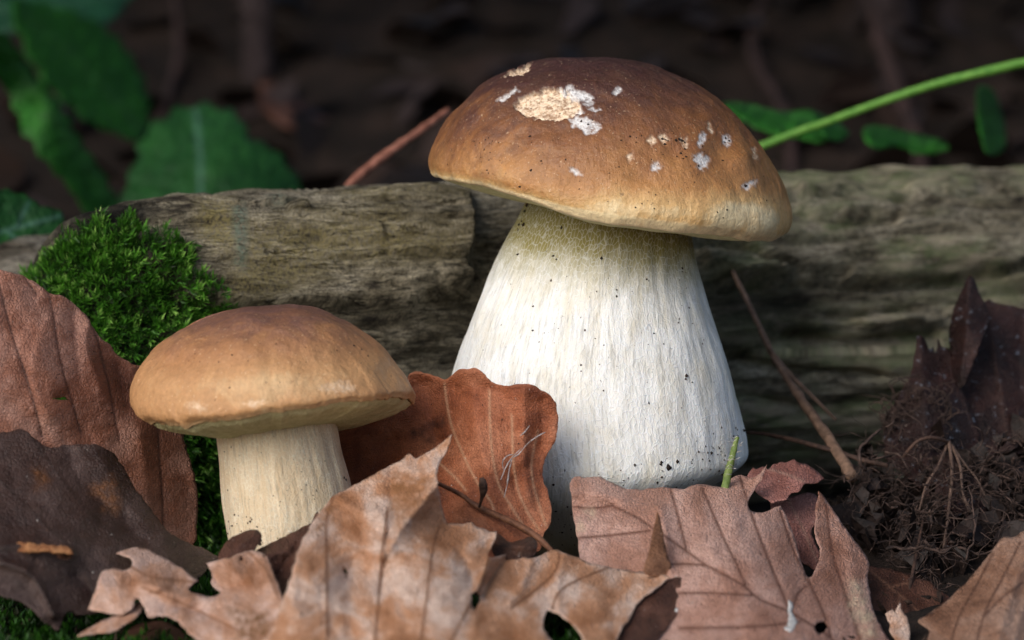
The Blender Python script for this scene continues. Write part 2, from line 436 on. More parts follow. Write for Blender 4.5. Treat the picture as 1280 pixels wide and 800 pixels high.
def log_features(px, py, d, a, front):
    wob = 5 * fbm(px / 30, py / 30, 0, 2)
    y2 = py + wob
    # upper slab stands proud of the lower wood on the left, and stops at x = 592
    slab = soft(px, y2, [(150, 200), (592, 190), (588, 270), (596, 300), (580, 330), (588, 362), (480, 377), (330, 384), (230, 372), (180, 330)], 2.5) * front
    low = soft(px, y2, [(240, 380), (330, 386), (480, 380), (592, 366), (640, 372), (640, 640), (240, 640)], 4) * front
    rec = soft(px, y2, [(590, 228), (690, 226), (700, 330), (594, 330)], 5) * front
    d = d + .0045 * slab - .004 * low - .005 * rec
    for line, wd, h in [([(300, 268), (400, 262), (500, 262), (590, 268)], 2.5, .0022), ([(330, 322), (420, 330), (520, 318), (586, 322)], 3, .0030),
                        ([(470, 420), (540, 424), (620, 416)], 3, .003), ([(480, 447), (580, 452)], 3, .003), ([(250, 415), (420, 412), (500, 405)], 3, .002),
                        ([(868, 302), (930, 306), (965, 322), (1010, 334), (1060, 338)], 5, .006), ([(1000, 345), (1060, 350), (1120, 353), (1200, 346), (1290, 330), (1400, 320)], 6, .009),
                        ([(990, 262), (1060, 275), (1120, 272)], 6, .005), ([(1120, 250), (1200, 240), (1290, 236)], 6, .004), ([(1000, 420), (1080, 432), (1180, 420)], 7, .006),
                        ([(930, 455), (1020, 470), (1110, 476)], 7, .005), ([(1050, 395), (1150, 388), (1190, 392)], 6, .004), ([(880, 345), (960, 352), (1000, 350)], 6, .004)]:
        d = d - h * np.exp(-(pdist(px, y2, line) / wd) ** 2) * front
    below = soft(px, y2, [(990, 352), (1120, 358), (1290, 338), (1500, 325), (1500, 650), (900, 650), (880, 350)], 8) * front
    d = d - .006 * below
    a[..., 0] = np.maximum(soft(px, py, [(248, 262), (285, 258), (296, 290), (300, 330), (262, 322), (245, 300)], 14), .75 * soft(px, py, [(300, 290), (480, 280), (580, 300), (560, 320), (440, 330), (330, 370), (280, 380)], 20))
    a[..., 0] = np.maximum(a[..., 0], .45 * soft(px, py, [(420, 245), (585, 238), (585, 262), (420, 262)], 8))
    a[..., 1] = np.maximum(soft(px, py, [(288, 272), (303, 262), (306, 300), (302, 345), (290, 335)], 5), .5 * soft(px, py, [(330, 255), (350, 245), (360, 262), (340, 270)], 8))
    a[..., 2] = np.clip((px - 820) / 150, 0, .9) * np.clip(.5 + fbm(px / 130, py / 45, 0, 23) * 1.8, 0, 1)
    a[..., 3] = np.maximum(soft(px, py, [(900, 365), (940, 352), (1030, 352), (1045, 380), (1030, 405), (950, 410), (890, 400)], 22) * .85, .35 * soft(px, py, [(300, 384), (590, 384), (640, 380), (640, 640), (300, 640)], 12))  # dark patch right of the tall stem: the mushroom's shadow put into the colour
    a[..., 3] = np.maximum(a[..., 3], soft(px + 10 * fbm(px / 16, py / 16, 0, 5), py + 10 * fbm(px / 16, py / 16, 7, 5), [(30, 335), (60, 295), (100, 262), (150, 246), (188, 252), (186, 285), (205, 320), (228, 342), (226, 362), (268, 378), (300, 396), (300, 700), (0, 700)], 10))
    for q, h in [([(545, 332), (588, 328), (590, 354), (560, 358), (543, 350)], .003), ([(355, 270), (380, 268), (382, 280), (360, 284)], .002), ([(470, 345), (540, 335), (545, 350), (480, 362)], .0025), ([(400, 300), (470, 292), (480, 306), (410, 314)], .002), ([(1125, 232), (1180, 226), (1220, 240), (1150, 248)], .004), ([(990, 225), (1050, 220), (1080, 240), (1000, 250)], .004), ([(870, 312), (960, 330), (1000, 342), (930, 340), (880, 330)], .005), ([(1080, 395), (1180, 384), (1200, 398), (1090, 408)], .005)]:
        d = d + h * soft(px, y2, q, 2) * front
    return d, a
lp = np.array([(72, 352, .838, -.004), (84, 318, .830, -.004), (112, 286, .824, -.004), (150, 261, .820, -.004), (175, 251, .820, -.004), (200, 246, .822, -.004), (300, 240, .834, -.004), (430, 235, .854, -.004),
               (560, 229, .875, -.004), (700, 224, .897, -.004), (980, 220, .941, -.004), (1280, 214, .985, -.004), (1560, 206, 1.03, -.004)], float)
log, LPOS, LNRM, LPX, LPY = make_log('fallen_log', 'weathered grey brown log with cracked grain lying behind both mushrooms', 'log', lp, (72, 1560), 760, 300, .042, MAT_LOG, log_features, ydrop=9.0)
MAT_CHUNK = log_mat('pale_wood', srgb(165, 158, 145), srgb(120, 112, 98), srgb(70, 62, 54), srgb(92, 112, 84))
cp = np.array([(6, 305, .93, .0), (16, 296, .93, .0), (60, 292, .935, .0), (130, 288, .95, .0)], float)
make_log('wood_stub', 'short pale broken wood stub poking out behind the mossy log end', 'wood', cp, (6, 130), 60, 60, .012, MAT_CHUNK, amp=.5, useed=3.0)

# ------------------------------------------------------------------ moss
m = M('moss_green')
c = m.ramp(m.attr('tone'), [(0, srgb(44, 38, 20)), (.14, srgb(24, 44, 14)), (.42, srgb(46, 92, 24)), (.75, srgb(84, 142, 40)), (1, srgb(160, 200, 104))])
MAT_MOSS = m.fin(c, .45, None, .35, .25)
def moss(name, label, pts, nrm, length, leaflets, bias=None, seed=1, tone=(.0, 1.0), wid=.2):
    g = np.random.default_rng(seed); n = len(pts)
    ax = nrm + g.normal(0, .42, (n, 3)) + np.array([0, 0, .12]); ax /= np.linalg.norm(ax, axis=1)[:, None]
    L = length * g.uniform(.6, 1.3, n)
    t0 = np.cross(ax, g.normal(0, 1, (n, 3))); t0 /= np.linalg.norm(t0, axis=1)[:, None]; t1 = np.cross(ax, t0)
    st = np.clip(g.normal(.5, .30, n) + .35 * fbm(pts[:, 0] * 130, pts[:, 2] * 130, pts[:, 1] * 130, 15, 2), 0, 1)
    V, T = [], []
    for k in range(leaflets):
        h = (k + .5) / leaflets; an = k * 2.4 + g.uniform(0, .6, n)
        out = np.cos(an)[:, None] * t0 + np.sin(an)[:, None] * t1
        dr = ax * (.55 + .7 * h) + out * (1.0 - .75 * h); dr /= np.linalg.norm(dr, axis=1)[:, None]
        sd_ = np.cross(dr, ax + .01); sd_ /= np.linalg.norm(sd_, axis=1)[:, None] + 1e-9
        ll = (L * .72 * g.uniform(.7, 1.25, n))[:, None]
        b = pts + ax * (L * h * .8)[:, None]
        mid = b + dr * ll * .45
        V.append(np.stack([b, mid + sd_ * ll * wid, b + dr * ll + ax * ll * .12, mid - sd_ * ll * wid], 1))
        tb = np.clip(tone[0] + (tone[1] - tone[0]) * (st * .75 + .3 * h - .05), 0, 1); T.append(np.stack([tb * .75, tb, np.clip(tb + .12, 0, 1), tb], 1))
    V = np.concatenate(V).reshape(-1, 3); T = np.concatenate(T).reshape(-1)
    f = np.arange(len(V)).reshape(-1, 4)
    o = mesh(name, V, f, MAT_MOSS, attrs=dict(tone=T), smooth=False)
    return tag(o, label, 'moss', None, 'stuff')
poly_m = [(30, 345), (60, 326), (100, 298), (140, 281), (180, 280), (188, 300), (205, 320), (228, 342), (226, 362), (268, 378), (300, 396), (300, 700), (60, 700), (20, 400)]
sx, sy = LPX + 0, LPY + 0
dirk = (LNRM @ -FW) > -.35
edge = soft(sx + 14 * fbm(sx / 20, sy / 20, 0, 6), sy + 14 * fbm(sx / 20, sy / 20, 9, 6), poly_m, 10)
kk = np.argwhere((edge > .62) & dirk)
sel = kk[rng.integers(0, len(kk), 6200)]
pm = LPOS[sel[:, 0], sel[:, 1]] + rng.normal(0, .0006, (len(sel), 3)); nm = LNRM[sel[:, 0], sel[:, 1]]
loose = np.argwhere((soft(sx, sy, [(190, 300), (225, 310), (245, 350), (300, 385), (330, 400), (240, 400)], 10) > .5) & dirk)
l2 = loose[rng.integers(0, len(loose), 150)]
pm = np.vstack([pm, LPOS[l2[:, 0], l2[:, 1]]]); nm = np.vstack([nm, LNRM[l2[:, 0], l2[:, 1]]])
moss('log_moss', 'bright green feathery moss growing over the left end of the log', pm, nm, .0034, 9, seed=4, tone=(.05, 1.0), wid=.105)
gx_ = rng.uniform(-.24, .16, 15000); gy_ = rng.uniform(.60, .86, 15000)
kp = (gx_ < np.where(gy_ < .74, .018, -.03)) & (noise(gx_ * 40, gy_ * 40, 0, 3) > -.75) & (gx_ + .05 * fbm(gx_ * 18, gy_ * 18, 0, 8, 3) > -.215) & (gy_ + .06 * fbm(gx_ * 18, gy_ * 18, 5, 8, 3) > .63) & (gx_ < .012 + .03 * fbm(gx_ * 20, gy_ * 20, 9, 8, 2))
gx_, gy_ = gx_[kp], gy_[kp]
pg = np.stack([gx_, gy_, gz(gx_, gy_)], 1)
moss('ground_moss', 'dark green moss carpet on the ground under the fallen leaves', pg, np.tile([0, 0, 1.0], (len(pg), 1)), .0032, 8, seed=5, tone=(0, .5))

# ------------------------------------------------------------------ mushrooms
def resamp(line, n, power=1.0):
    p = np.asarray(line, float); p = dens(p, 2, True, False); s = np.concatenate([[0], np.cumsum(np.linalg.norm(np.diff(p, axis=0), axis=1))])
    t = np.linspace(0, 1, n) ** power * s[-1]
    return np.stack([np.interp(t, s, p[:, 0]), np.interp(t, s, p[:, 1])], 1)
def rings(L, Rr, depth, nth, tilt=None, squash=1.0):
    """rings between a left and right outline; each ring is a circle about the axis, its depth axis level (or tilted)"""
    n = len(L); a3 = P(L[:, 0], L[:, 1], np.full(n, depth)); b3 = P(Rr[:, 0], Rr[:, 1], np.full(n, depth))
    c = (a3 + b3) / 2; a = (b3 - a3) / 2; r = np.linalg.norm(a, axis=1) * squash
    th = np.arange(nth) * 2 * math.pi / nth
    tl = np.zeros(n) if tilt is None else np.asarray(tilt)
    dv = np.stack([0 * tl, np.cos(tl), -np.sin(tl)], 1)          # back direction; tilt > 0 lifts the front
    v = c[:, None] + np.cos(th)[None, :, None] * a[:, None] + (np.sin(th)[None, :, None] * (r[:, None] * dv)[:, None])
    return v, th
def grid_faces(n, k, cap0=False, cap1=False):
    a = np.arange(n - 1)[:, None] * k; b = np.arange(k)[None]; b2 = (b + 1) % k
    f = np.stack([a + b, a + k + b, a + k + b2, a + b2], -1).reshape(-1, 4).tolist()
    if cap0: f.append(list(range(k)))
    if cap1: f.append([(n - 1) * k + j for j in range(k)][::-1])
    return f
def vnorm(v):                                            # normals of a ring grid
    du = np.gradient(v, axis=0); dth = np.roll(v, -1, 1) - np.roll(v, 1, 1)
    n = np.cross(dth, du); n /= np.linalg.norm(n, axis=-1)[..., None] + 1e-12
    return n

def cap_mat(name, stops, purple, pale, bump=1.0, rough=.42, purp_amt=.8):
    m = M(name); uv = m.uv((1, 1, 1)); uvr = m.uv((3.2, .5, 1)); ob = m.uv(src='Object')
    t = m.attr('tone')
    t2 = m.math('ADD', t, m.math('MULTIPLY', m.math('SUBTRACT', m.noise(ob, 80, 6, .65, .5), .5), .42))
    t2 = m.math('ADD', t2, m.math('MULTIPLY', m.math('SUBTRACT', m.noise(uvr, 3, 5, .6), .5), .16))
    c = m.ramp(t2, stops)
    pz = m.math('MULTIPLY', m.attr('purple'), m.ramp(m.noise(ob, 110, 6, .62, .8), [(.38, 0.0), (.62, purp_amt)]))
    c = m.mix(pz, c, purple)
    c = m.mix(1.0, c, m.ramp(m.noise(ob, 700, 4, .65), [(.3, .86), (.7, 1.12)]), 'MULTIPLY')
    c = m.mix(m.ramp(m.noise(ob, 1500, 2, .5), [(.66, 0.0), (.73, .6)]), c, pale)
    c = m.mix(m.ramp(m.noise(ob, 430, 3, .6), [(.68, 0.0), (.75, .5)]), c, srgb(60, 38, 28))
    gt = m.noise(ob, 1000, 4, .7)
    c = m.mix(m.math('MULTIPLY', m.attr('rimd'), .45), c, srgb(96, 58, 44))
    c = m.mix(m.math('MULTIPLY', m.attr('flesh'), m.ramp(m.noise(ob, 500, 4, .7), [(.36, .3), (.54, 1.0)])), c, m.ramp(gt, [(.3, srgb(206, 164, 122)), (.6, srgb(244, 222, 194))]))
    c = m.mix(m.math('MULTIPLY', m.attr('wht'), m.ramp(m.noise(ob, 650, 4, .7), [(.32, .15), (.5, .95)])), c, m.ramp(gt, [(.3, srgb(180, 172, 168)), (.6, srgb(236, 234, 232))]))
    n = m.bump(gt, .5, .0006)
    n = m.bump(m.noise(ob, 170, 6, .6), .45 * bump, .0018, n)
    n = m.bump(m.noise(uvr, 6, 5, .65), .25 * bump, .0010, n)
    n = m.bump(m.noise(ob, 1100, 4, .6), .3 * bump, .0004, n)
    r = m.ramp(m.noise(ob, 200, 4), [(.3, rough - .08), (.7, rough + .14)])
    r = m.math('MAXIMUM', r, m.math('MULTIPLY', m.math('MAXIMUM', m.attr('flesh'), m.attr('wht')), .9))
    return m.fin(c, r, n, .45)
def flat_mat(name, c1, c2, sc, rough=.7, bump=.5, dist=.0006, spec=.3, feat='noise', trans=0):
    m = M(name); ob = m.uv(src='Object')
    t = m.noise(ob, sc, 6, .65)
    c = m.ramp(t, [(.35, c1), (.65, c2)])
    h = m.vor(ob, sc * 2.2) if feat == 'cells' else m.noise(ob, sc * 2, 5, .65)
    return m.fin(c, rough, m.bump(h, bump, dist), spec, trans)

MAT_CAP = cap_mat('brown_cap_skin', [(0, srgb(58, 38, 36)), (.22, srgb(88, 58, 46)), (.44, srgb(142, 93, 55)), (.68, srgb(180, 129, 77)), (.88, srgb(212, 172, 116)), (1, srgb(234, 212, 168))], srgb(74, 46, 44), srgb(215, 185, 150), 1.1, .36)
MAT_CAP2 = cap_mat('tan_cap_skin', [(0, srgb(92, 60, 48)), (.25, srgb(128, 86, 62)), (.5, srgb(168, 119, 78)), (.75, srgb(190, 144, 98)), (.92, srgb(212, 178, 134)), (1, srgb(222, 194, 150))], srgb(104, 72, 66), srgb(222, 190, 150), .9, .55, .8)
MAT_FLESH = flat_mat('pale_flesh', srgb(222, 190, 150), srgb(240, 222, 192), 900, .8, .9, .0008, .2, 'cells')
MAT_WHITE = flat_mat('white_slug_graze', srgb(176, 170, 164), srgb(226, 224, 220), 900, .7, .8)
MAT_PORE = flat_mat('olive_pores', srgb(188, 182, 134), srgb(214, 208, 164), 420, .8, .6, .0006, .2, 'cells')
MAT_SPECK = flat_mat('dark_dirt', srgb(28, 20, 16), srgb(60, 42, 32), 800, .8)

def stem_mat(name, white, tan, olive, net_sc, olive_at, streak, base=None, netk=.26):
    m = M(name); uv = m.uv((1, 1, 1)); warp = m.noise(uv, 1.5, 3)
    mp = m.uv(net_sc); wv = m.n('VectorMath', operation='ADD'); m.t.links.new(mp, wv.inputs[0])
    sc_ = m.n('VectorMath', operation='SCALE'); nz = m.n('TexNoise'); nz.inputs['Scale'].default_value = 2.2; m.set(nz.inputs['Vector'], uv); m.t.links.new(nz.outputs['Color'], sc_.inputs[0]); sc_.inputs['Scale'].default_value = 1.1
    m.t.links.new(sc_.outputs[0], wv.inputs[1])
    net = m.vor(wv.outputs[0], 1.0)
    cell = m.ramp(net, [(.0, 0.0), (.10, 1.0)])                      # 1 in cell, 0 on the raised net
    h = m.attr('h')
    lon = m.noise(m.uv((1.5, .22, 1)), 2.0, 5, .62, .3)
    c = m.mix(m.ramp(lon, [(.50, 0.0), (.70, streak)]), white, tan)
    blot = m.ramp(m.noise(uv, .8, 4, .6), [(.48, 0.0), (.7, .45)])
    c = m.mix(blot, c, tan)
    c = m.mix(m.math('MULTIPLY', cell, netk), c, tan)
    fib = m.noise(m.uv((3.2, .30, 1)), 4.5, 5, .7, .2)
    c = m.mix(1.0, c, m.ramp(fib, [(.36, .70), (.50, 1.0)]), 'MULTIPLY')
    ol = m.ramp(m.math('ADD', h, m.math('MULTIPLY', m.math('SUBTRACT', m.noise(uv, 2.0, 4), .5), .10)), [(olive_at - .07, 0.0), (olive_at + .05, 1.0)])
    oc_ = m.mix(cell, m.mix(.42, olive, white), olive)
    c = m.mix(ol, c, oc_)
    lowm = m.ramp(m.math('ADD', h, m.math('MULTIPLY', m.math('SUBTRACT', m.noise(uv, 1.2, 4), .5), .25)), [(.12, .85), (.36, 0.0)])
    if base: c = m.mix(lowm, c, base)
    sp = m.ramp(m.noise(uv, 14, 2, .5), [(.735, 0.0), (.76, .85)])
    c = m.mix(sp, c, srgb(70, 50, 36))
    inv = m.math('SUBTRACT', 1.0, cell)
    n = m.bump(inv, .28 + netk * .35 - .09, .0006)
    n = m.bump(m.noise(m.uv((3, .8, 1)), 4.0, 5, .65), .45, .0010, n)
    m.b.inputs['Subsurface Weight'].default_value = .12; m.b.inputs['Subsurface Scale'].default_value = .003
    m.b.inputs['Subsurface Radius'].default_value = (1, .7, .5)
    return m.fin(c, .6, n, .3)
MAT_STEM = stem_mat('white_netted_stem', srgb(240, 242, 243), srgb(216, 207, 184), srgb(142, 132, 76), (8.5, 5.2, 1), .83, .6, srgb(186, 174, 142))
MAT_STEM2 = stem_mat('cream_netted_stem', srgb(240, 230, 208), srgb(210, 180, 138), srgb(182, 174, 108), (12, 7.5, 1), .90, .6, None, .55)

def bvh_of(v, f): return BVHTree.FromPolygons([Vector(q) for q in v], [tuple(q) for q in f])
def hit_depth(bvh, px, py):
    out = np.full(len(px), np.nan); nr = np.zeros((len(px), 3))
    for i, (x, y) in enumerate(zip(px, py)):
        d = FW + (x - 640) / F * RT - (y - 400) / F * UP
        h = bvh.ray_cast(Vector(C0), Vector(d))
        if h[0] is not None: out[i] = (np.array(h[0]) - C0) @ FW; nr[i] = h[1]
    return out, nr
def patch(name, poly, bvh, mat, root, lift=.0003, res=2.5, jit=1.2, seed=0, rough=0.0):
    def fn(px, py, o):
        d, _ = hit_depth(bvh, px, py); d = np.where(np.isnan(d), np.nanmean(d), d)
        e = pdist(px, py, o, True)
        return d - lift * (1 - np.exp(-e / 2.0)) + .00005 + rough * fbm(px / 5, py / 5, 0, seed, 2) * (1 - np.exp(-e / 3))
    return sheet(name, poly, None, mat, root, res=res, jit=jit, seed=seed, thick=.0003, depth_fn=fn, smooth=True)
OCT_V = np.array([(1, 0, 0), (-1, 0, 0), (0, 1, 0), (0, -1, 0), (0, 0, 1), (0, 0, -1)], float)
OCT_F = [(0, 2, 4), (2, 1, 4), (1, 3, 4), (3, 0, 4), (2, 0, 5), (1, 2, 5), (3, 1, 5), (0, 3, 5)]
def specks(name, pts_r, bvh, mat, root, seed=0):
    g = np.random.default_rng(seed); b = Bag(); x = np.array([p[0] for p in pts_r]); y = np.array([p[1] for p in pts_r])
    d, nr = hit_depth(bvh, x, y)
    for (px, py, r), dd in zip(pts_r, d):
        if np.isnan(dd): continue
        q = P(px, py, dd); rr = r * dd / F
        b.add(q + OCT_V * rr * g.uniform(.6, 1.3, 3) * (1 + .3 * g.normal(0, 1, (6, 1))), OCT_F)
    o = b.build(name, mat, root); o['kind'] = 'stuff'
    return o
def rand_in(poly, n, r0, r1, seed):
    g = np.random.default_rng(seed); p = np.array(poly, float); out = []
    while len(out) < n:
        q = g.uniform(p.min(0), p.max(0))
        if inside(q[0], q[1], poly): out.append((q[0], q[1], r0 + (r1 - r0) * g.random() ** 2))
    return out

def mushroom(spec):
    root = empty('mushroom', P(spec['base'][0], spec['base'][1], spec['depth']), spec['label'], 'mushroom', None)
    D = spec['depth']; nth = spec.get('nth', 720); n = spec.get('n', 220)
    L = resamp(spec['capL'], n, 1.0); Rr = resamp(spec['capR'], n, 1.0)
    t = np.linspace(0, 1, n); tilt = np.full(n, spec.get('tilt', 0.0)) * np.clip(t * 1.3, 0, 1)
    v, th = rings(L, Rr, D, nth, tilt)
    v[0] = v[0].mean(0) + (v[0] - v[0].mean(0)) * .02
    T = t[:, None] + 0 * th[None]
    v = v + spec['rim'](T, th[None])[..., None] * np.array([0, 0, 1.0])
    nr = vnorm(v); nr *= np.sign((nr[60] * (v[60] - v[60].mean(0))).sum()); nr[:3] = np.array([0, 0, 1.0])
    q = v * 100
    v = v + nr * (spec['bump'] * fbm(q[..., 0] / 1.5, q[..., 1] / 1.5, q[..., 2] / 1.5, spec['seed'], 3) + .00025 * fbm(q[..., 0] * 2.2, q[..., 1] * 2.2, q[..., 2] * 2.2, spec['seed'] + 9, 3))[..., None] * np.clip(T * 6, 0, 1)[..., None]
    for px, py, rad, h in spec.get('dents', ()):
        vx, vy, vz = proj(v.reshape(-1, 3)); vx = vx.reshape(T.shape); vy = vy.reshape(T.shape)
        fr = np.sin(th)[None] < .3
        v = v + nr * (h * np.exp(-(((vx - px) ** 2 + (vy - py) ** 2) / rad ** 2)) * fr)[..., None]
    vx, vy, vz = proj(v.reshape(-1, 3)); wx = vx + 4.5 * fbm(vx / 5, vy / 5, 0, 3, 3); wy = vy + 4.5 * fbm(vx / 5, vy / 5, 8, 3, 3)
    vis = (np.broadcast_to(np.sin(th)[None], T.shape) < .35).ravel()
    gk = spec.get('grazek', 1.0)
    msk = {'wht': np.zeros(len(vx)), 'flesh': np.zeros(len(vx)), 'rimd': np.zeros(len(vx))}
    for kind_, poly, depth_, wd in spec.get('graze', ()):
        near = (vx > min(p[0] for p in poly) - 25) & (vx < max(p[0] for p in poly) + 25) & (vy > min(p[1] for p in poly) - 25) & (vy < max(p[1] for p in poly) + 25) & vis
        a_ = np.zeros(len(vx)); a_[near] = soft(wx[near], wy[near], poly, wd); b_ = np.zeros(len(vx)); b_[near] = soft(wx[near], wy[near], poly, wd + 3.5)
        msk[kind_] = np.maximum(msk[kind_], a_ * gk); msk['rimd'] = np.maximum(msk['rimd'], (np.clip(b_ * 1.4, 0, 1) - a_) * spec.get('rimk', 1.0))
        v = v - nr * (depth_ * a_).reshape(T.shape)[..., None]
    # rolled margin
    ctr = v[-1].mean(0); rim = v[-1]; extra = []
    for k, (s, dz) in enumerate(spec.get('lip', [(.992, -.0005), (.98, -.0007), (.965, -.0004), (.94, .0006)])):
        extra.append(ctr + (rim - ctr) * s + np.array([0, 0, dz]))
    full = np.concatenate([v, np.array(extra)], 0); N = len(full)
    px, py, _ = proj(full.reshape(-1, 3))
    tone = spec['tone'](np.concatenate([T, np.full((4, nth), 1.0)], 0).ravel(), px, py); pur = spec['purple'](px, py)
    uv = np.stack(np.broadcast_arrays(th[None] * 3 + 0 * np.zeros((N, 1)), np.concatenate([t * 6, 6 + np.arange(1, 5) * .1])[:, None]), -1).reshape(-1, 2)
    f = grid_faces(N, nth, True)
    cap = mesh('cap', full.reshape(-1, 3), f, spec['cap_mat'], root, uv=uv, attrs=dict(tone=tone, purple=pur, **{k_: np.concatenate([a_, np.zeros(4 * nth)]) for k_, a_ in msk.items()}))
    bvh = bvh_of(full.reshape(-1, 3), f)
    # pore layer
    pr = np.linspace(.972, .12, 26); hang = spec['pore']
    pv = np.array([ctr + (rim - ctr) * s + np.array([0, 0, -.0002 - hang * math.sin(min(1, (1 - s) / .55) * math.pi * .5) ** .8]) for s in pr])
    pv[0] += np.array([0, 0, .0006])
    ph = pv.reshape(-1, 3)
    mesh('pore_layer', ph, grid_faces(len(pr), nth, False, True), MAT_PORE, cap)
    # stem
    ns = 170; SL = resamp(spec['stemL'], ns); SR = resamp(spec['stemR'], ns)
    sv, th2 = rings(SL, SR, D, 300)
    rr = np.linalg.norm(sv[:, 0] - sv[:, 150], axis=1) / 2
    arc = th2[None] * rr.mean() * 100; hh = np.linspace(1, 0, ns)
    sn_ = vnorm(sv); sn_ *= np.sign((sn_[60] * (sv[60] - sv[60].mean(0))).sum())
    zz = sv[..., 2] * 100
    ang = th2[None] + 0 * zz
    bmp = .0012 * fbm(np.cos(ang) * 1.6, np.sin(ang) * 1.6, zz * .35, spec['seed'] + 2, 3) + .0004 * fbm(np.cos(ang) * 11, np.sin(ang) * 11, zz * .8, spec['seed'] + 3, 2)
    sv = sv + sn_ * (bmp * spec['stem_bump'])[..., None]
    suv = np.stack([arc + 0 * zz, zz], -1).reshape(-1, 2)
    sf = grid_faces(ns, 300, True, True)
    mesh('stem', sv.reshape(-1, 3), sf, spec['stem_mat'], root, uv=suv, attrs=dict(h=np.repeat(hh, 300)))
    return root, cap, bvh, bvh_of(sv.reshape(-1, 3), sf)

big = dict(label='tall porcini mushroom with dark brown scarred cap on a thick white stem', base=(745, 697), depth=.83, seed=20,
    capL=[(715, 72), (680, 74), (650, 82), (615, 98), (585, 121), (560, 149), (543, 178), (535, 203), (537, 219)],
    capR=[(715, 72), (757, 73), (800, 80), (850, 97), (890, 119), (922, 147), (950, 183), (970, 217), (983, 250), (987, 272), (984, 288), (974, 296)],
    rim=lambda T, th: .0016 * np.sin(th * 2 + 1.0) * T ** 3 + .0009 * np.sin(th * 5 + .4) * T ** 4 + .0005 * noise(np.cos(th) * 6, np.sin(th) * 6, 0, 3) * T ** 6, bump=.0011, tilt=0.0, pore=.003,
    tone=lambda t, px, py: np.clip(.0 + .64 * np.clip((t - .22) / .74, 0, 1) ** 1.0 + .09 * np.clip((px - 660) / 260, -1, 1) + .34 * np.clip((t - .962) / .038, 0, 1) + .24 * np.exp(-(((px - 800) / 150) ** 2 + ((py - 262) / 26) ** 2)) + .34 * np.exp(-(((px - 935) / 45) ** 2 + ((py - 276) / 24) ** 2)) + .10 * np.exp(-(((px - 610) / 60) ** 2 + ((py - 215) / 22) ** 2)), 0, 1),
    purple=lambda px, py: np.clip(1.15 - np.clip((px - 600) / 260, 0, 1) * .7 - np.clip((py - 120) / 90, 0, 1) * .7, 0, 1),
    dents=[(900, 190, 26, -.0016), (925, 200, 14, .0012), (800, 215, 30, -.0010), (690, 132, 34, -.0010), (842, 190, 14, -.0010)],
    graze=[('flesh', [(642, 131), (652, 121), (668, 114), (690, 110), (704, 110), (716, 118), (726, 128), (727, 138), (712, 147), (694, 150), (674, 147), (656, 146), (650, 140)], .0013, .8),
        ('flesh', [(627, 95), (640, 88), (654, 83), (664, 79), (662, 88), (654, 92), (640, 95), (630, 97)], .0013, .8),
        ('wht', [(701, 111), (708, 107), (718, 110), (730, 115), (741, 120), (738, 126), (726, 126), (714, 120)], .0003, 1.6),
        ('wht', [(711, 150), (722, 146), (736, 147), (744, 152), (753, 158), (744, 166), (732, 168), (726, 160), (715, 157)], .0003, 1.6),
        ('wht', [(720, 135), (727, 132), (729, 139), (722, 144)], .0003, 1.6),
        ('wht', [(729, 130), (737, 127), (743, 130), (736, 133)], .0003, 1.6),
        ('wht', [(738, 137), (746, 135), (751, 138), (744, 141)], .0003, 1.6),
        ('wht', [(766, 113), (771, 110), (776, 114), (772, 119), (767, 118)], .0003, 1.6),
        ('wht', [(621, 127), (632, 119), (646, 111), (648, 114), (636, 121), (626, 129)], .0003, 1.6),
        ('wht', [(868, 194), (878, 191), (886, 197), (885, 207), (876, 212), (869, 204)], .0003, 1.6),
        ('wht', [(871, 178), (878, 164), (882, 168), (878, 180), (874, 184)], .0003, 1.6),
        ('wht', [(904, 171), (911, 169), (915, 176), (910, 182), (904, 178)], .0003, 1.6),
        ('wht', [(928, 232), (938, 225), (945, 225), (943, 231), (934, 236)], .0003, 1.6),
        ('wht', [(816, 202), (822, 200), (826, 207), (821, 213), (816, 209)], .0003, 1.6),
        ('wht', [(711, 211), (720, 210), (726, 217), (718, 217)], .0003, 1.6),
        ('flesh', [(810, 172), (816, 171), (820, 177), (815, 181), (809, 178)], .0003, 1.6),
        ('flesh', [(825, 170), (831, 169), (834, 175), (828, 180)], .0003, 1.6),
        ('flesh', [(850, 172), (857, 171), (858, 182), (852, 181)], .0003, 1.6),
        ('flesh', [(784, 195), (790, 192), (793, 198), (787, 202)], .0003, 1.6),
        ('flesh', [(884, 155), (887, 153), (890, 162), (888, 165)], .0003, 1.6),
        ('flesh', [(941, 188), (944, 187), (947, 197), (944, 198)], .0003, 1.6)],
    cap_mat=MAT_CAP, stem_mat=MAT_STEM, stem_bump=1.0,
    stemL=[(672, 232), (657, 252), (640, 285), (611, 345), (586, 403), (566, 458), (560, 500), (562, 560), (575, 612), (610, 656), (660, 690), (715, 700)],
    stemR=[(852, 245), (863, 282), (872, 330), (890, 395), (909, 458), (924, 515), (931, 552), (930, 574), (906, 594), (870, 615), (830, 652), (775, 698)])
bm, bcap, bbvh, bsbvh = mushroom(big)
capz = [(545, 190), (575, 150), (640, 160), (760, 175), (900, 150), (960, 220), (970, 280), (860, 268), (700, 250), (560, 215)]
pts = rand_in(capz, 70, .8, 1.7, 1) + rand_in([(780, 155), (860, 160), (862, 205), (790, 180)], 34, .9, 2.2, 2) + rand_in([(590, 175), (625, 170), (620, 200), (590, 200)], 14, .8, 1.7, 3) + \
    [(727, 152, 2), (735, 156, 1.8), (741, 150, 1.5), (907, 173, 2), (911, 176, 1.8), (905, 178, 1.5), (873, 207, 2), (931, 232, 2.4), (852, 176, 2.4), (856, 186, 2.3), (851, 192, 2), (857, 196, 2), (828, 174, 1.8), (536, 214, 2.2), (650, 233, 1.8), (664, 136, 1.3), (690, 130, 1.2), (700, 142, 1.1)]
specks('dirt_specks', pts, bbvh, MAT_SPECK, bm, 3)
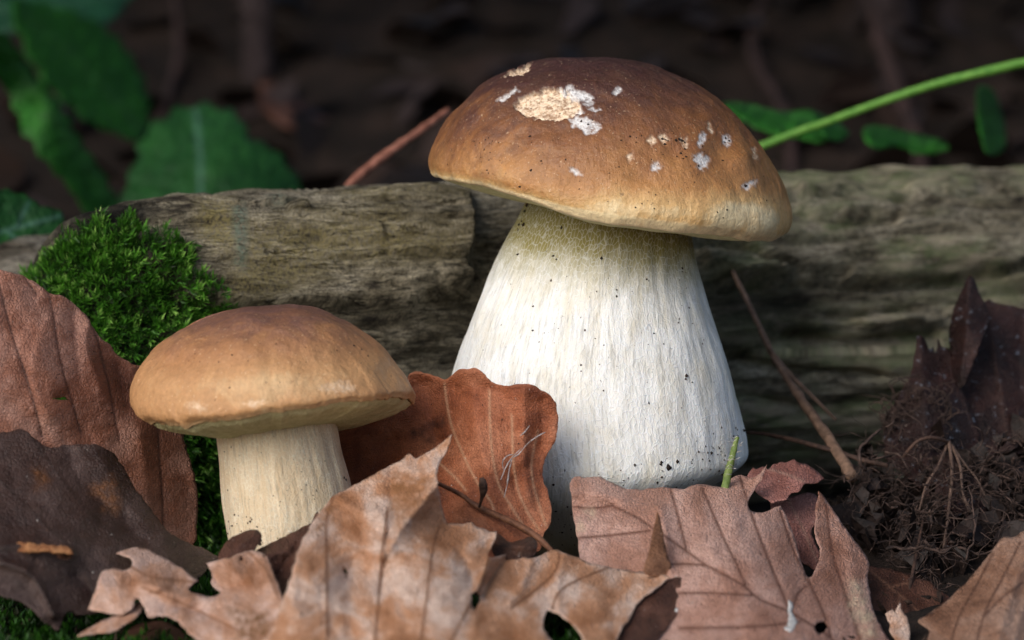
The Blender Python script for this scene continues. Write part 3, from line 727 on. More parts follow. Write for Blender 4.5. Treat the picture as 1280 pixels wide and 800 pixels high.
pts = rand_in([(640, 300), (860, 300), (915, 560), (590, 470)], 75, .7, 1.7, 5) + [(702, 285, 2.2), (692, 320, 2.4), (689, 351, 2.2), (752, 323, 2.4), (648, 318, 2), (649, 281, 2.6), (652, 277, 2), (655, 281, 2.5), (647, 288, 3), (656, 264, 2.5), (659, 257, 3), (662, 253, 2.6), (731, 413, 1.8), (853, 336, 2), (861, 385, 1.8), (858, 470, 2.5), (857, 474, 2), (865, 478, 1.7), (922, 545, 2), (905, 575, 2)]
specks('stem_specks', pts, bsbvh, MAT_SPECK, bm, 4)

small = dict(label='small porcini mushroom with smooth tan cap in front of the mossy log', base=(360, 702), depth=.77, seed=50,
    capL=[(335, 383), (300, 386), (255, 396), (215, 417), (190, 443), (174, 468), (166, 492), (168, 508), (180, 516)],
    capR=[(335, 383), (375, 386), (415, 393), (450, 409), (480, 434), (500, 459), (513, 479), (520, 491), (518, 501)],
    rim=lambda T, th: (np.interp(np.mod(th, 2 * math.pi), np.radians([0, 30, 53, 90, 135, 180, 215, 231, 250, 270, 303, 335, 360]), np.array([-.2, -4.5, -7.4, -5.8, -2.5, .3, -.6, -1.1, .8, 2.8, 4.2, 3.2, -.2]) * .001) + .0005 * noise(np.cos(th) * 7, np.sin(th) * 7, 0, 8) + .0004 * noise(np.cos(th) * 20, np.sin(th) * 20, 0, 18)) * T ** 3, bump=.0013, tilt=0.0, pore=.0048,
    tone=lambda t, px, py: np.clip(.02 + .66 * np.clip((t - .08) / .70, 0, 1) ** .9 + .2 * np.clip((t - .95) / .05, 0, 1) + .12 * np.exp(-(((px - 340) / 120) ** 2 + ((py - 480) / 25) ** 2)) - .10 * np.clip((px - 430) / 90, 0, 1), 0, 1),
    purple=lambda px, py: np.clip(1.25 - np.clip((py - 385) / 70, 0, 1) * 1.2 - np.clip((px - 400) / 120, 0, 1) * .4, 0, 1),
    graze=[('flesh', [(396, 484), (412, 478), (428, 476), (444, 482), (444, 489), (425, 490), (404, 490)], .0002, 2.5), ('flesh', [(234, 506), (246, 502), (258, 510), (246, 516)], .0, 4), ('flesh', [(303, 503), (318, 500), (336, 501), (330, 506), (312, 509)], .0002, 2), ('flesh', [(245, 506), (250, 504), (252, 508)], .0, 4)],
    dents=[(262, 420, 30, -.0010), (310, 400, 16, .0006), (440, 440, 22, -.0008), (215, 455, 20, -.0007), (380, 420, 26, .0005), (486, 462, 14, -.0006)], cap_mat=MAT_CAP2, rimk=.0, grazek=.5, lip=[(.996, -.0002), (.988, -.0003), (.975, .0001), (.95, .0010)], stem_mat=MAT_STEM2, stem_bump=.8,
    stemL=[(272, 500), (272, 525), (274, 580), (279, 640), (283, 672), (290, 706)], stemR=[(414, 490), (417, 518), (424, 560), (435, 605), (441, 650), (438, 706)])
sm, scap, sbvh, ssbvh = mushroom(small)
specks('dirt_specks', rand_in([(185, 480), (250, 410), (440, 415), (505, 480), (420, 485), (250, 505)], 30, .7, 1.5, 8) + [(345, 430, 2), (442, 432, 2.2), (460, 445, 2.4), (452, 437, 1.6), (421, 438, 1.8), (290, 444, 1.6)], sbvh, MAT_SPECK, sm, 6)
specks('stem_specks', rand_in([(280, 545), (410, 545), (425, 620), (350, 650), (285, 655)], 26, .7, 1.4, 9) + [(377, 612, 1.8), (342, 620, 2), (285, 613, 1.7), (432, 600, 2.5), (430, 597, 2)], ssbvh, MAT_SPECK, sm, 7)

# ------------------------------------------------------------------ fallen leaves
LG = 'fallen beech leaves around the mushrooms'
ML1 = leaf_mat('leaf_russet', srgb(112, 68, 50), srgb(150, 98, 76), srgb(178, 132, 114), srgb(78, 46, 36), .42, .55)
ML2 = leaf_mat('leaf_dark_wet', srgb(44, 28, 24), srgb(66, 45, 38), srgb(86, 66, 60), srgb(50, 33, 27), .42, .5, srgb(112, 70, 38), big=1.0, trans=.04)
ML3 = leaf_mat('leaf_pale_pink', srgb(148, 100, 70), srgb(188, 146, 122), srgb(206, 176, 162), srgb(150, 104, 76), .6, .35, srgb(120, 84, 52), big=2.0)
ML4 = leaf_mat('leaf_light_brown', srgb(146, 98, 66), srgb(186, 138, 106), srgb(218, 186, 170), srgb(120, 78, 52), .6, .35, srgb(150, 104, 68), big=1.6)
ML5 = leaf_mat('leaf_copper', srgb(112, 58, 36), srgb(156, 90, 58), srgb(180, 116, 84), srgb(200, 150, 116), .5, .45, srgb(46, 34, 32), cells=28)
ML6 = leaf_mat('leaf_mauve', srgb(136, 94, 76), srgb(176, 132, 114), srgb(196, 158, 144), srgb(104, 66, 52), .5, .4, srgb(206, 184, 156), big=1.1)
ML7 = leaf_mat('leaf_red_brown', srgb(98, 58, 50), srgb(136, 88, 78), srgb(158, 112, 104), srgb(170, 130, 116), .55, .4)
ML8 = leaf_mat('leaf_shiny_brown', srgb(96, 66, 50), srgb(146, 108, 86), srgb(172, 140, 122), srgb(92, 62, 48), .36, .6)
ML9 = leaf_mat('leaf_deep_brown', srgb(58, 34, 26), srgb(88, 56, 44), srgb(112, 76, 62), srgb(120, 84, 66), .5, .4)
ML11 = leaf_mat('leaf_rotten', srgb(26, 16, 15), srgb(42, 25, 23), srgb(60, 38, 34), srgb(54, 36, 32), .46, .3, trans=.02, mold=.8)
MSPECK_L = flat_mat('leaf_dirt', srgb(46, 30, 24), srgb(88, 62, 50), 800, .8)
MBARKD = flat_mat('twig_dark', srgb(44, 32, 28), srgb(84, 62, 52), 500, .7)
MTWIG = flat_mat('twig_grey_brown', srgb(92, 72, 60), srgb(140, 112, 94), 400, .7)
MPET = flat_mat('petiole_brown', srgb(84, 54, 40), srgb(126, 84, 60), 500, .55)
MTORN = flat_mat('torn_fibre', srgb(120, 74, 44), srgb(176, 126, 84), 500, .8, .9, .001)

def leafthing(label, *a, **k):
    o = sheet('fallen_leaf', *a, **k); return tag(o, label, 'leaf', LG)

l1 = leafthing('upright russet leaf at the left edge between moss and dark wet leaf',
    [(-150, 560), (-140, 450), (-95, 368), (-40, 331), (0, 338), (15, 341), (30, 346), (48, 356), (63, 367), (82, 372), (98, 385), (111, 398), (117, 411), (125, 422), (140, 435), (152, 447), (165, 455), (180, 460), (205, 490), (222, 520), (230, 550), (241, 588), (247, 620), (246, 655), (243, 676), (225, 690), (150, 700), (60, 720), (-60, 715), (-130, 650)],
    [(0, 340, .775), (120, 410, .79), (178, 460, .803), (60, 450, .766), (0, 540, .752), (140, 560, .775), (245, 600, .800), (240, 680, .788), (100, 700, .755), (-40, 700, .742), (-40, 330, .772)], ML1,
    veins=[[(-5, 340), (8, 395), (20, 435), (32, 470), (44, 510), (52, 545)], [(61, 368), (66, 395), (71, 430), (78, 465), (90, 505), (100, 540)], [(110, 398), (121, 425), (127, 450), (135, 480), (141, 512), (148, 550)], [(190, 480), (197, 540), (199, 580), (202, 620), (203, 670)], [(30, 347), (45, 368)]],
    folds=[([(112, 400), (106, 430), (116, 460), (128, 500)], 12, .003), ([(140, 436), (150, 470), (160, 510)], 14, -.003), ([(60, 400), (40, 460), (60, 520)], 18, .002), ([(90, 395), (96, 440), (100, 480)], 10, -.002), ([(175, 540), (182, 600), (190, 650)], 16, .0025)],
    holes=[[(64, 498), (72, 496), (82, 497), (88, 502), (84, 501), (74, 500)]], pillow=.0012, curl=-.0012, seed=1, vein_h=-.0003)
l2 = leafthing('dark wet chocolate leaf with an orange torn slit at the left edge',
    [(-120, 640), (-100, 580), (-40, 546), (0, 541), (15, 539), (28, 537), (45, 549), (60, 559), (82, 557), (110, 555), (130, 560), (145, 572), (157, 590), (170, 612), (190, 640), (206, 661), (226, 675), (250, 685), (268, 694), (273, 700), (262, 706), (252, 720), (235, 726), (190, 742), (140, 762), (105, 769), (82, 766), (73, 788), (58, 780), (40, 762), (20, 750), (0, 746), (-40, 742), (-75, 725), (-115, 690)],
    [(28, 537, .750), (-40, 545, .742), (120, 556, .757), (190, 640, .752), (268, 697, .755), (80, 640, .728), (0, 640, .722), (40, 690, .712), (110, 765, .712), (0, 745, .70), (72, 788, .703), (200, 725, .730), (60, 580, .742)], ML2,
    veins=[[(40, 548), (70, 590), (110, 640), (170, 690), (240, 712)], [(0, 600), (50, 650), (100, 700), (120, 750)], [(0, 705), (40, 722), (60, 750), (70, 780)]],
    folds=[([(82, 560), (100, 600), (140, 640), (200, 690)], 22, -.003), ([(115, 558), (145, 610), (185, 660)], 30, .004), ([(0, 703), (40, 720), (66, 768)], 7, .004), ([(0, 684), (40, 682), (85, 690)], 6, .003), ([(95, 720), (120, 745)], 12, -.003)],
    holes=[[(70, 694), (80, 693), (92, 697), (84, 700), (72, 699)]], spots=[[(112, 606), (135, 598), (150, 615), (148, 645), (132, 640), (118, 622)], [(40, 590), (55, 585), (60, 605), (45, 612)]], seed=2, wrinkle=.0005, vein_h=.0002)
sheet('torn_edge', [(-20, 681), (20, 679), (50, 680), (80, 683), (92, 693), (70, 691), (40, 690), (20, 694), (-20, 690)], [(-20, 685, .7125), (40, 685, .7085), (92, 690, .7095), (40, 692, .708)], MTORN, l2, res=3, jit=2.0, wave=0, thick=.0008, seed=8)
l3 = leafthing('pale pinkish crumpled leaf overlapping the dark wet leaf at lower left',
    [(157, 714), (165, 709), (163, 698), (145, 692), (145, 692), (165, 686), (185, 688), (205, 697), (225, 710), (248, 726), (248, 726), (235, 737), (250, 744), (265, 746), (275, 742), (263, 730), (266, 720), (258, 705), (258, 705), (285, 698), (298, 692), (310, 689), (325, 690), (337, 702), (343, 720), (352, 745), (356, 790), (345, 830), (300, 820), (262, 804), (245, 799), (230, 785), (215, 772), (200, 770), (187, 772), (178, 757), (172, 748), (163, 762), (150, 768), (132, 767), (110, 763), (110, 763), (118, 742), (128, 716), (141, 712)],
    [(145, 692, .724), (185, 688, .731), (225, 710, .724), (248, 726, .712), (200, 735, .699), (110, 763, .705), (130, 735, .703), (135, 715, .714), (165, 740, .705), (268, 744, .712), (258, 705, .722), (290, 715, .708), (315, 690, .728), (343, 730, .698), (215, 772, .692), (262, 803, .684), (270, 770, .690), (310, 760, .690), (350, 820, .672)], ML3,
    veins=[[(165, 710), (190, 722), (240, 728)], [(310, 690), (332, 712), (345, 740)], [(180, 735), (230, 755), (300, 790)]],
    folds=[([(178, 728), (205, 738), (240, 750), (290, 752)], 8, .004), ([(200, 752), (250, 765), (285, 785)], 8, -.003), ([(262, 712), (275, 730), (300, 735)], 8, -.004), ([(320, 692), (332, 715), (340, 740)], 6, .003), ([(190, 745), (215, 735), (222, 722)], 6, -.002), ([(150, 720), (148, 760)], 9, .002)],
    spots=[[(282, 760), (335, 768), (340, 800), (290, 800), (300, 780)]], holes=[[(298, 697), (303, 695), (305, 700), (300, 702)]], seed=3, wrinkle=.0012, wave=.004, curl=-.0008)
sheet('leaf_flap', [(98, 795), (125, 778), (150, 768), (168, 757), (180, 752), (172, 770), (155, 782), (140, 790), (118, 792)], [(98, 795, .690), (140, 775, .698), (180, 752, .704), (150, 788, .692)], ML3, l3, folds=[([(130, 785), (170, 765)], 5, .002)], seed=4)
l4 = leafthing('big light brown leaf with a raised pointed fold in the foreground centre',
    [(325, 840), (340, 790), (350, 760), (362, 728), (372, 692), (383, 666), (402, 638), (418, 619), (418, 619), (440, 608), (470, 592), (500, 576), (512, 567), (521, 573), (545, 559), (565, 544), (565, 544), (558, 565), (549, 581), (547, 603), (551, 625), (557, 652), (575, 656), (590, 654), (597, 660), (621, 666), (621, 666), (616, 682), (612, 697), (640, 693), (664, 699), (690, 688), (705, 691), (735, 703), (780, 713), (838, 720), (838, 720), (822, 735), (800, 752), (785, 775), (772, 800), (768, 840), (742, 815), (718, 785), (700, 768), (684, 764), (679, 785), (676, 840)],
    [(343, 775, .680), (383, 665, .713), (418, 619, .737), (470, 592, .742), (512, 568, .746), (565, 544, .738), (547, 603, .730), (500, 655, .712), (455, 650, .722), (557, 655, .730), (621, 666, .730), (596, 738, .697), (650, 700, .727), (690, 688, .737), (780, 714, .734), (838, 720, .724), (772, 800, .688), (730, 745, .708), (700, 768, .698), (640, 745, .705), (405, 720, .690), (440, 720, .700), (478, 720, .697), (533, 720, .694), (565, 700, .706), (408, 800, .672), (600, 800, .672), (676, 800, .676)], ML4,
    veins=[[(418, 619), (408, 650), (408, 700), (409, 800)], [(484, 640), (478, 690), (474, 740), (468, 810)], [(548, 660), (540, 690), (533, 750), (525, 810)], [(700, 692), (690, 720), (640, 760)], [(760, 710), (705, 735), (690, 762)], [(610, 700), (600, 735), (585, 760), (560, 810)]],
    folds=[([(548, 602), (525, 632), (500, 662), (481, 694)], 7, .0055), ([(490, 588), (488, 615), (494, 645), (486, 672)], 7, -.004), ([(420, 620), (450, 640), (478, 645), (480, 690)], 7, .003), ([(483, 668), (482, 700), (476, 740)], 5, -.004), ([(621, 668), (610, 705), (594, 742)], 6, .005), ([(640, 692), (620, 715), (604, 745)], 8, -.007), ([(664, 699), (652, 735), (636, 755)], 6, .004), ([(573, 690), (585, 710), (590, 730)], 5, -.0025), ([(705, 692), (697, 735), (700, 768)], 6, .003), ([(500, 577), (520, 590), (546, 583)], 6, .002), ([(372, 700), (366, 760)], 14, .003), ([(440, 690), (438, 800)], 20, -.002)],
    spots=[[(490, 588), (515, 592), (546, 600), (522, 632), (498, 662), (486, 640)], [(384, 668), (418, 622), (420, 640), (400, 665)]], holes=[[(588, 744), (596, 738), (601, 748), (594, 764), (590, 756)], [(428, 708), (434, 712), (436, 720), (430, 716)]], seed=5, wrinkle=.0012, wave=.004, curl=.0006)
l5 = leafthing('upright copper leaf with pale curved veins leaning on the tall white stem',
    [(505, 480), (515, 466), (530, 466), (545, 470), (557, 475), (565, 468), (576, 462), (595, 461), (606, 469), (619, 480), (634, 482), (660, 480), (676, 487), (690, 497), (696, 510), (697, 530), (692, 555), (682, 571), (678, 590), (682, 610), (689, 635), (687, 655), (680, 668), (672, 690), (640, 705), (600, 700), (560, 690), (520, 670), (470, 650), (428, 630), (415, 580), (418, 545), (450, 520), (490, 505)],
    [(515, 466, .797), (557, 475, .792), (590, 462, .782), (632, 482, .776), (690, 497, .775), (697, 530, .775), (680, 580, .772), (689, 640, .764), (670, 690, .755), (600, 700, .756), (600, 570, .768), (480, 640, .785), (425, 560, .803), (480, 530, .803), (540, 650, .768), (640, 560, .766)], ML5,
    veins=[[(556, 480), (560, 510), (566, 536), (578, 565), (588, 587), (600, 608), (612, 625), (617, 636)], [(612, 490), (613, 540), (617, 580), (625, 610), (640, 635), (652, 654)], [(640, 520), (641, 560), (643, 590), (650, 620), (662, 645), (673, 661)], [(672, 540), (667, 560), (664, 580), (666, 605), (675, 635), (682, 657)], [(548, 578), (570, 598), (582, 613)]],
    folds=[([(590, 470), (595, 530), (612, 590)], 16, .003), ([(630, 490), (632, 560), (645, 610)], 10, -.0015), ([(655, 490), (655, 570), (660, 620)], 10, .0025), ([(680, 500), (676, 560), (678, 620)], 8, -.001), ([(535, 475), (545, 540), (575, 600)], 14, -.002)],
    spots=[[(512, 540), (535, 530), (555, 522), (556, 528), (538, 537), (520, 546), (514, 552)], [(534, 548), (544, 546), (542, 552), (535, 553)], [(548, 610), (560, 612), (560, 622), (550, 626)]], pillow=.0010, curl=-.0012, seed=6, vein_h=.0004, vein_w=1.6)
v, f = ptube([(545, 603, .752), (575, 618, .758), (600, 635, .757), (640, 653, .751), (672, 672, .746), (692, 692, .742)], [2.6, 3.2, 4, 4.5, 3.5], 3)
pt5 = mesh('petiole', v, f, MPET, l5)
v, f = ptube([(599, 634, .755), (602, 624, .753), (604, 614, .751), (604, 606, .750), (603, 600, .749), (602, 597, .749)], [1.8, 2.0, 3.0, 5.6, 5.8, 3.0], 3, step=3); mesh('bud', v, f, MBARKD, pt5)
b = Bag()
for q in ([(626, 600), (632, 585), (640, 572), (652, 560)], [(640, 574), (636, 590), (634, 606), (630, 622)], [(640, 572), (648, 568), (658, 556)], [(650, 545), (656, 540), (662, 532)], [(658, 556), (668, 548), (682, 540)], [(630, 588), (628, 578), (634, 570), (642, 568)]):
    v, f = ptube([(x, y, .7585) for x, y in q], [.5, 1.0, .3], 4, 5, .6, 3); b.add(v, f)
b.build('slime_streak', flat_mat('slime', srgb(120, 104, 98), srgb(186, 180, 180), 900, .4), l5)
l6 = leafthing('broad mauve brown leaf with torn holes below the tall white stem',
    [(712, 606), (712, 606), (718, 597), (735, 598), (750, 596), (765, 605), (785, 611), (805, 612), (830, 609), (852, 612), (866, 607), (882, 606), (903, 610), (915, 598), (925, 594), (940, 598), (952, 590), (959, 581), (959, 581), (953, 597), (943, 612), (937, 624), (937, 639), (955, 641), (975, 631), (975, 631), (984, 650), (992, 672), (1000, 697), (1009, 723), (1021, 708), (1026, 690), (1018, 665), (1020, 640), (1022, 614), (1022, 614), (1036, 630), (1056, 660), (1075, 686), (1086, 706), (1084, 722), (1092, 762), (1104, 790), (1118, 812), (1122, 850), (800, 850), (770, 780), (738, 735), (727, 705), (722, 675), (717, 648), (714, 622)],
    [(715, 600, .774), (800, 611, .776), (905, 609, .786), (958, 583, .792), (975, 632, .780), (1022, 615, .797), (1085, 706, .775), (1115, 800, .728), (720, 690, .745), (830, 690, .742), (930, 690, .742), (1000, 780, .710), (820, 800, .698), (940, 800, .692), (1008, 722, .747), (870, 640, .764), (770, 650, .758)], ML6,
    veins=[[(768, 634), (800, 650), (850, 684), (885, 708), (925, 730), (950, 750), (985, 765), (1030, 792), (1050, 810)], [(878, 612), (890, 640), (905, 675), (920, 705), (932, 732)], [(925, 598), (932, 620), (945, 660), (960, 700), (980, 748), (986, 764)], [(975, 640), (992, 690), (1012, 730), (1030, 770), (1042, 810)], [(1032, 632), (1040, 690), (1055, 740), (1075, 800)], [(838, 612), (846, 640), (858, 688)], [(714, 633), (740, 636), (767, 632)], [(722, 673), (760, 670), (812, 664)], [(838, 706), (865, 706), (885, 708)], [(850, 742), (890, 742), (940, 745)], [(850, 786), (940, 784), (1000, 778)], [(1005, 735), (996, 745), (990, 765)]],
    folds=[([(714, 633), (767, 633)], 6, -.002), ([(712, 618), (740, 616), (775, 625)], 8, .003), ([(720, 655), (800, 655)], 10, .0015), ([(824, 635), (832, 670), (838, 715)], 6, .004), ([(860, 620), (872, 660), (895, 700)], 14, .0015), ([(905, 615), (920, 660), (940, 705)], 14, .002), ([(950, 645), (966, 690), (985, 740)], 14, .0015), ([(1060, 680), (1070, 730), (1090, 790)], 12, .003)],
    spots=[[(732, 638), (740, 636), (743, 642), (738, 647), (733, 644)], [(717, 656), (724, 652), (727, 662), (722, 670), (716, 668)], [(1058, 730), (1075, 728), (1085, 760), (1095, 795), (1080, 800), (1066, 770)]], holes=[[(1017, 783), (1022, 778), (1030, 777), (1034, 783), (1031, 790), (1025, 794), (1020, 790)]], pillow=.0010, curl=.0006, seed=7, vein_h=-.0003, vein_w=2.0)
sheet('leaf_flap', [(822, 640), (828, 665), (834, 692), (838, 719), (806, 717), (811, 690), (817, 662)], [(822, 640, .744), (806, 717, .724), (838, 719, .728), (824, 690, .730)], leaf_mat('leaf_flap_brown', srgb(96, 62, 42), srgb(118, 80, 56), srgb(136, 96, 70), srgb(96, 60, 40)), l6, seed=9, jit=.6)
b6 = bvh_of(np.array([l6.matrix_world @ v.co + l6.location if False else Vector(np.array(v.co) + np.array(l6['_o'])) for v in l6.data.vertices]), [tuple(p.vertices) for p in l6.data.polygons])
for i, q in enumerate([[(984, 753), (989, 752), (993, 768), (998, 778), (990, 786), (984, 782), (987, 770)], [(980, 784), (992, 786), (990, 790), (981, 789)], [(843, 762), (848, 761), (848, 767), (844, 767)]]):
    patch('white_dropping', q, b6, MAT_WHITE, l6, .0006, 2.0, 1.5, 30 + i)
l7 = leafthing('small red brown leaf scrap rising behind the broad mauve leaf',
    [(934, 596), (941, 584), (944, 587), (953, 583), (959, 587), (966, 581), (976, 578), (981, 579), (991, 575), (995, 578), (1007, 580), (1021, 589), (1030, 599), (1023, 604), (1006, 605), (999, 614), (990, 617), (983, 624), (965, 629), (948, 619), (942, 612)],
    [(934, 596, .800), (975, 579, .812), (1029, 598, .803), (985, 622, .789), (950, 618, .793), (1000, 600, .797)], ML7, veins=[[(958, 586), (985, 594), (1003, 602)]], folds=[([(958, 586), (1003, 603)], 6, .002)], seed=10, curl=.0006, smooth=False)
sheet('leaf_lobe', [(962, 622), (985, 622), (1003, 617), (1020, 618), (1025, 640), (1022, 655), (1014, 666), (1024, 690), (1027, 704), (1020, 712), (1000, 700), (988, 676), (970, 650)], [(975, 625, .802), (1020, 618, .808), (1020, 710, .785), (990, 670, .790), (1025, 650, .80)], ML7, l7, veins=[[(985, 624), (1005, 665), (1020, 700)]], seed=11)
l8 = leafthing('curled shiny brown leaf in the bottom right corner',
    [(1148, 776), (1165, 765), (1190, 745), (1215, 720), (1238, 692), (1253, 673), (1268, 671), (1290, 664), (1335, 680), (1375, 740), (1385, 800), (1340, 850), (1160, 850), (1155, 810), (1162, 790)],
    [(1148, 776, .735), (1215, 720, .742), (1260, 672, .752), (1330, 670, .750), (1250, 740, .722), (1280, 760, .722), (1220, 800, .702), (1160, 800, .715), (1330, 820, .705), (1300, 720, .735)], ML8,
    veins=[[(1275, 680), (1255, 720), (1230, 770), (1215, 830)], [(1240, 695), (1222, 730), (1200, 770), (1190, 800)], [(1276, 730), (1250, 750), (1230, 772)]], folds=[([(1285, 690), (1262, 750), (1240, 830)], 10, .004), ([(1290, 730), (1270, 790), (1262, 830)], 9, .003), ([(1215, 725), (1195, 775), (1180, 820)], 12, -.002)], pillow=.0006, seed=12, curl=.0010)
l9 = leafthing('deep brown flat leaf below the root tangle beside the shiny curled leaf',
    [(1080, 716), (1100, 710), (1130, 717), (1160, 727), (1178, 740), (1190, 760), (1200, 850), (1095, 850), (1070, 770)], [(1085, 712, .793), (1160, 727, .79), (1120, 780, .755), (1190, 840, .725), (1100, 840, .728)], ML9, veins=[[(1090, 716), (1120, 740), (1160, 775), (1190, 800)], [(1110, 735), (1140, 728)], [(1125, 745), (1120, 790)]], seed=13)
leafthing('tiny torn tan leaf scrap standing between the mauve leaf and corner leaf',
    [(1107, 768), (1115, 762), (1118, 767), (1124, 754), (1128, 766), (1132, 770), (1136, 785), (1138, 830), (1114, 830), (1120, 800), (1112, 788), (1114, 780)], [(1107, 768, .735), (1124, 754, .74), (1136, 790, .73), (1116, 830, .715)], ML4, seed=14, res=3, smooth=False)
# rotten leaves on the right
leafthing('folded maroon leaf spike standing up against the right part of the log',
    [(1212, 344), (1204, 358), (1197, 374), (1190, 395), (1187, 420), (1188, 450), (1194, 480), (1205, 482), (1216, 455), (1226, 427), (1234, 405), (1235, 390), (1226, 372), (1219, 354)], [(1212, 344, .893), (1187, 420, .888), (1235, 395, .886), (1200, 480, .872), (1212, 410, .876)], ML11, folds=[([(1211, 350), (1210, 400), (1202, 470)], 8, .004)], seed=15)
leafthing('large dark rotten leaf at the right edge with blue grey mould',
    [(1224, 388), (1235, 375), (1246, 379), (1262, 381), (1285, 388), (1335, 405), (1380, 450), (1390, 520), (1350, 585), (1260, 590), (1215, 560), (1200, 520), (1197, 475), (1214, 450), (1226, 420)], [(1230, 376, .902), (1285, 388, .905), (1330, 500, .885), (1210, 500, .880), (1260, 450, .890), (1260, 590, .862), (1330, 600, .86)], ML11, veins=[[(1235, 380), (1245, 460), (1262, 560)], [(1240, 430), (1290, 470)], [(1248, 480), (1300, 540)]], folds=[([(1240, 400), (1250, 480), (1265, 560)], 12, .003), ([(1280, 400), (1275, 470), (1290, 560)], 14, -.003)], pillow=.001, seed=16)
leafthing('jagged torn purple brown leaf behind the root tangle',
    [(1145, 421), (1150, 418), (1158, 428), (1162, 438), (1166, 433), (1168, 441), (1171, 436), (1173, 424), (1177, 432), (1184, 434), (1190, 447), (1196, 470), (1205, 495), (1215, 515), (1223, 542), (1224, 600), (1150, 610), (1108, 575), (1103, 532), (1120, 500), (1138, 470), (1143, 440)], [(1148, 418, .878), (1185, 432, .880), (1223, 545, .868), (1105, 535, .865), (1165, 500, .864), (1160, 605, .842), (1220, 600, .845)], ML11, veins=[[(1185, 435), (1192, 470), (1205, 505), (1222, 550)]], folds=[([(1150, 425), (1155, 500), (1160, 590)], 14, .003)], seed=17, smooth=False, jit=1.2)
# scraps near the small stem
leafthing('little rust brown leaf scrap at the foot of the small mushroom',
    [(274, 698), (281, 681), (295, 669), (310, 663), (322, 663), (327, 672), (320, 686), (312, 700), (290, 712)], [(278, 697, .726), (310, 663, .738), (325, 672, .736), (300, 705, .722)], ML9, folds=[([(290, 690), (318, 668)], 6, .002)], seed=18)
leafthing('crumpled shadowed brown leaf tucked between pale leaf and small stem',
    [(305, 700), (330, 684), (355, 672), (385, 655), (398, 640), (400, 680), (380, 720), (360, 760), (340, 750), (325, 720)], [(305, 700, .732), (398, 640, .748), (380, 720, .722), (340, 750, .71), (355, 690, .735)], ML9, folds=[([(335, 695), (360, 690), (372, 705)], 6, .004), ([(345, 720), (375, 680)], 6, -.004)], seed=19, wrinkle=.0016)
leafthing('blackened leaf curl below the copper leaf beside the bark petiole',
    [(618, 672), (624, 667), (632, 677), (648, 676), (662, 671), (672, 680), (664, 696), (640, 700), (618, 694)], [(618, 668, .742), (682, 682, .74), (650, 680, .735), (640, 708, .728)], leaf_mat('leaf_blackened', srgb(30, 20, 16), srgb(58, 38, 30), srgb(96, 62, 46), srgb(40, 26, 20)), folds=[([(620, 680), (650, 684), (680, 686)], 5, .003)], seed=21)
leafthing('dim brown leaf lying in shade under the pale crumpled leaf',
    [(160, 790), (200, 776), (225, 788), (250, 812), (230, 850), (150, 850)], [(160, 790, .722), (225, 785, .722), (200, 840, .69)], ML9, seed=22)
leafthing('brown leaf edge curling beneath the right lobe of the foreground leaf',
    [(778, 770), (800, 745), (836, 726), (850, 722), (862, 733), (868, 742), (845, 735), (850, 760), (820, 800), (780, 830)], [(785, 770, .705), (850, 722, .727), (868, 742, .72), (820, 800, .695)], ML9, seed=23)

def leaf_bvh(o):
    return bvh_of(np.array([c.co for c in o.data.vertices]) + np.array(o['_o']), [tuple(p.vertices) for p in o.data.polygons])
MPALE = flat_mat('pale_grit', srgb(170, 158, 148), srgb(220, 212, 204), 800, .7)
for k, (o_, zone, nd, npl) in enumerate([(l1, [(0, 350), (120, 420), (230, 600), (220, 660), (0, 530)], 22, 14), (l2, [(10, 550), (120, 570), (240, 700), (100, 750), (0, 690)], 10, 26), (l4, [(380, 700), (480, 610), (560, 680), (800, 730), (640, 740), (560, 800), (360, 800)], 34, 8),
        (l5, [(520, 480), (680, 510), (680, 640), (560, 640)], 18, 14), (l6, [(720, 620), (900, 620), (1060, 700), (1080, 790), (840, 790)], 36, 16), (l8, [(1170, 780), (1260, 690), (1280, 790)], 14, 8)]):
    bv = leaf_bvh(o_)
    specks('dirt_specks', rand_in(zone, nd, .8, 2.4, 100 + k), bv, MSPECK_L, o_, 40 + k)
    specks('pale_grit', rand_in(zone, npl, .6, 1.6, 120 + k), bv, MPALE, o_, 60 + k)
# crumbs, needles and bark flakes in the gaps between leaves
b = Bag(); g0 = np.random.default_rng(77)
for k in range(520):
    x, y = g0.uniform(-.20, .12), g0.uniform(.66, .86); z = float(gz(x, y)); s_ = g0.uniform(.0005, .0022)
    b.add(np.array([x, y, z + .002]) + (OCT_V * s_ * np.array([g0.uniform(.5, 3.0), .6, .5])) @ np.linalg.qr(g0.normal(0, 1, (3, 3)))[0], OCT_F)
o = b.build('ground_crumbs', MAT_SPECK, smooth=False); tag(o, 'dark crumbs and bark flakes strewn on the ground under the leaves', 'debris', None, 'stuff')
# soil stuck round the foot of both stems
specks('soil_crumbs', rand_in([(690, 560), (720, 600), (930, 545), (930, 600), (700, 690), (685, 690)], 110, .8, 3.0, 141) + rand_in([(850, 560), (930, 520), (930, 600), (860, 610)], 40, .8, 2.6, 142), bsbvh, MAT_SPECK, bm, 71)
specks('soil_crumbs', rand_in([(282, 640), (350, 655), (345, 690), (285, 690)], 40, .8, 2.4, 143), ssbvh, MAT_SPECK, sm, 72)

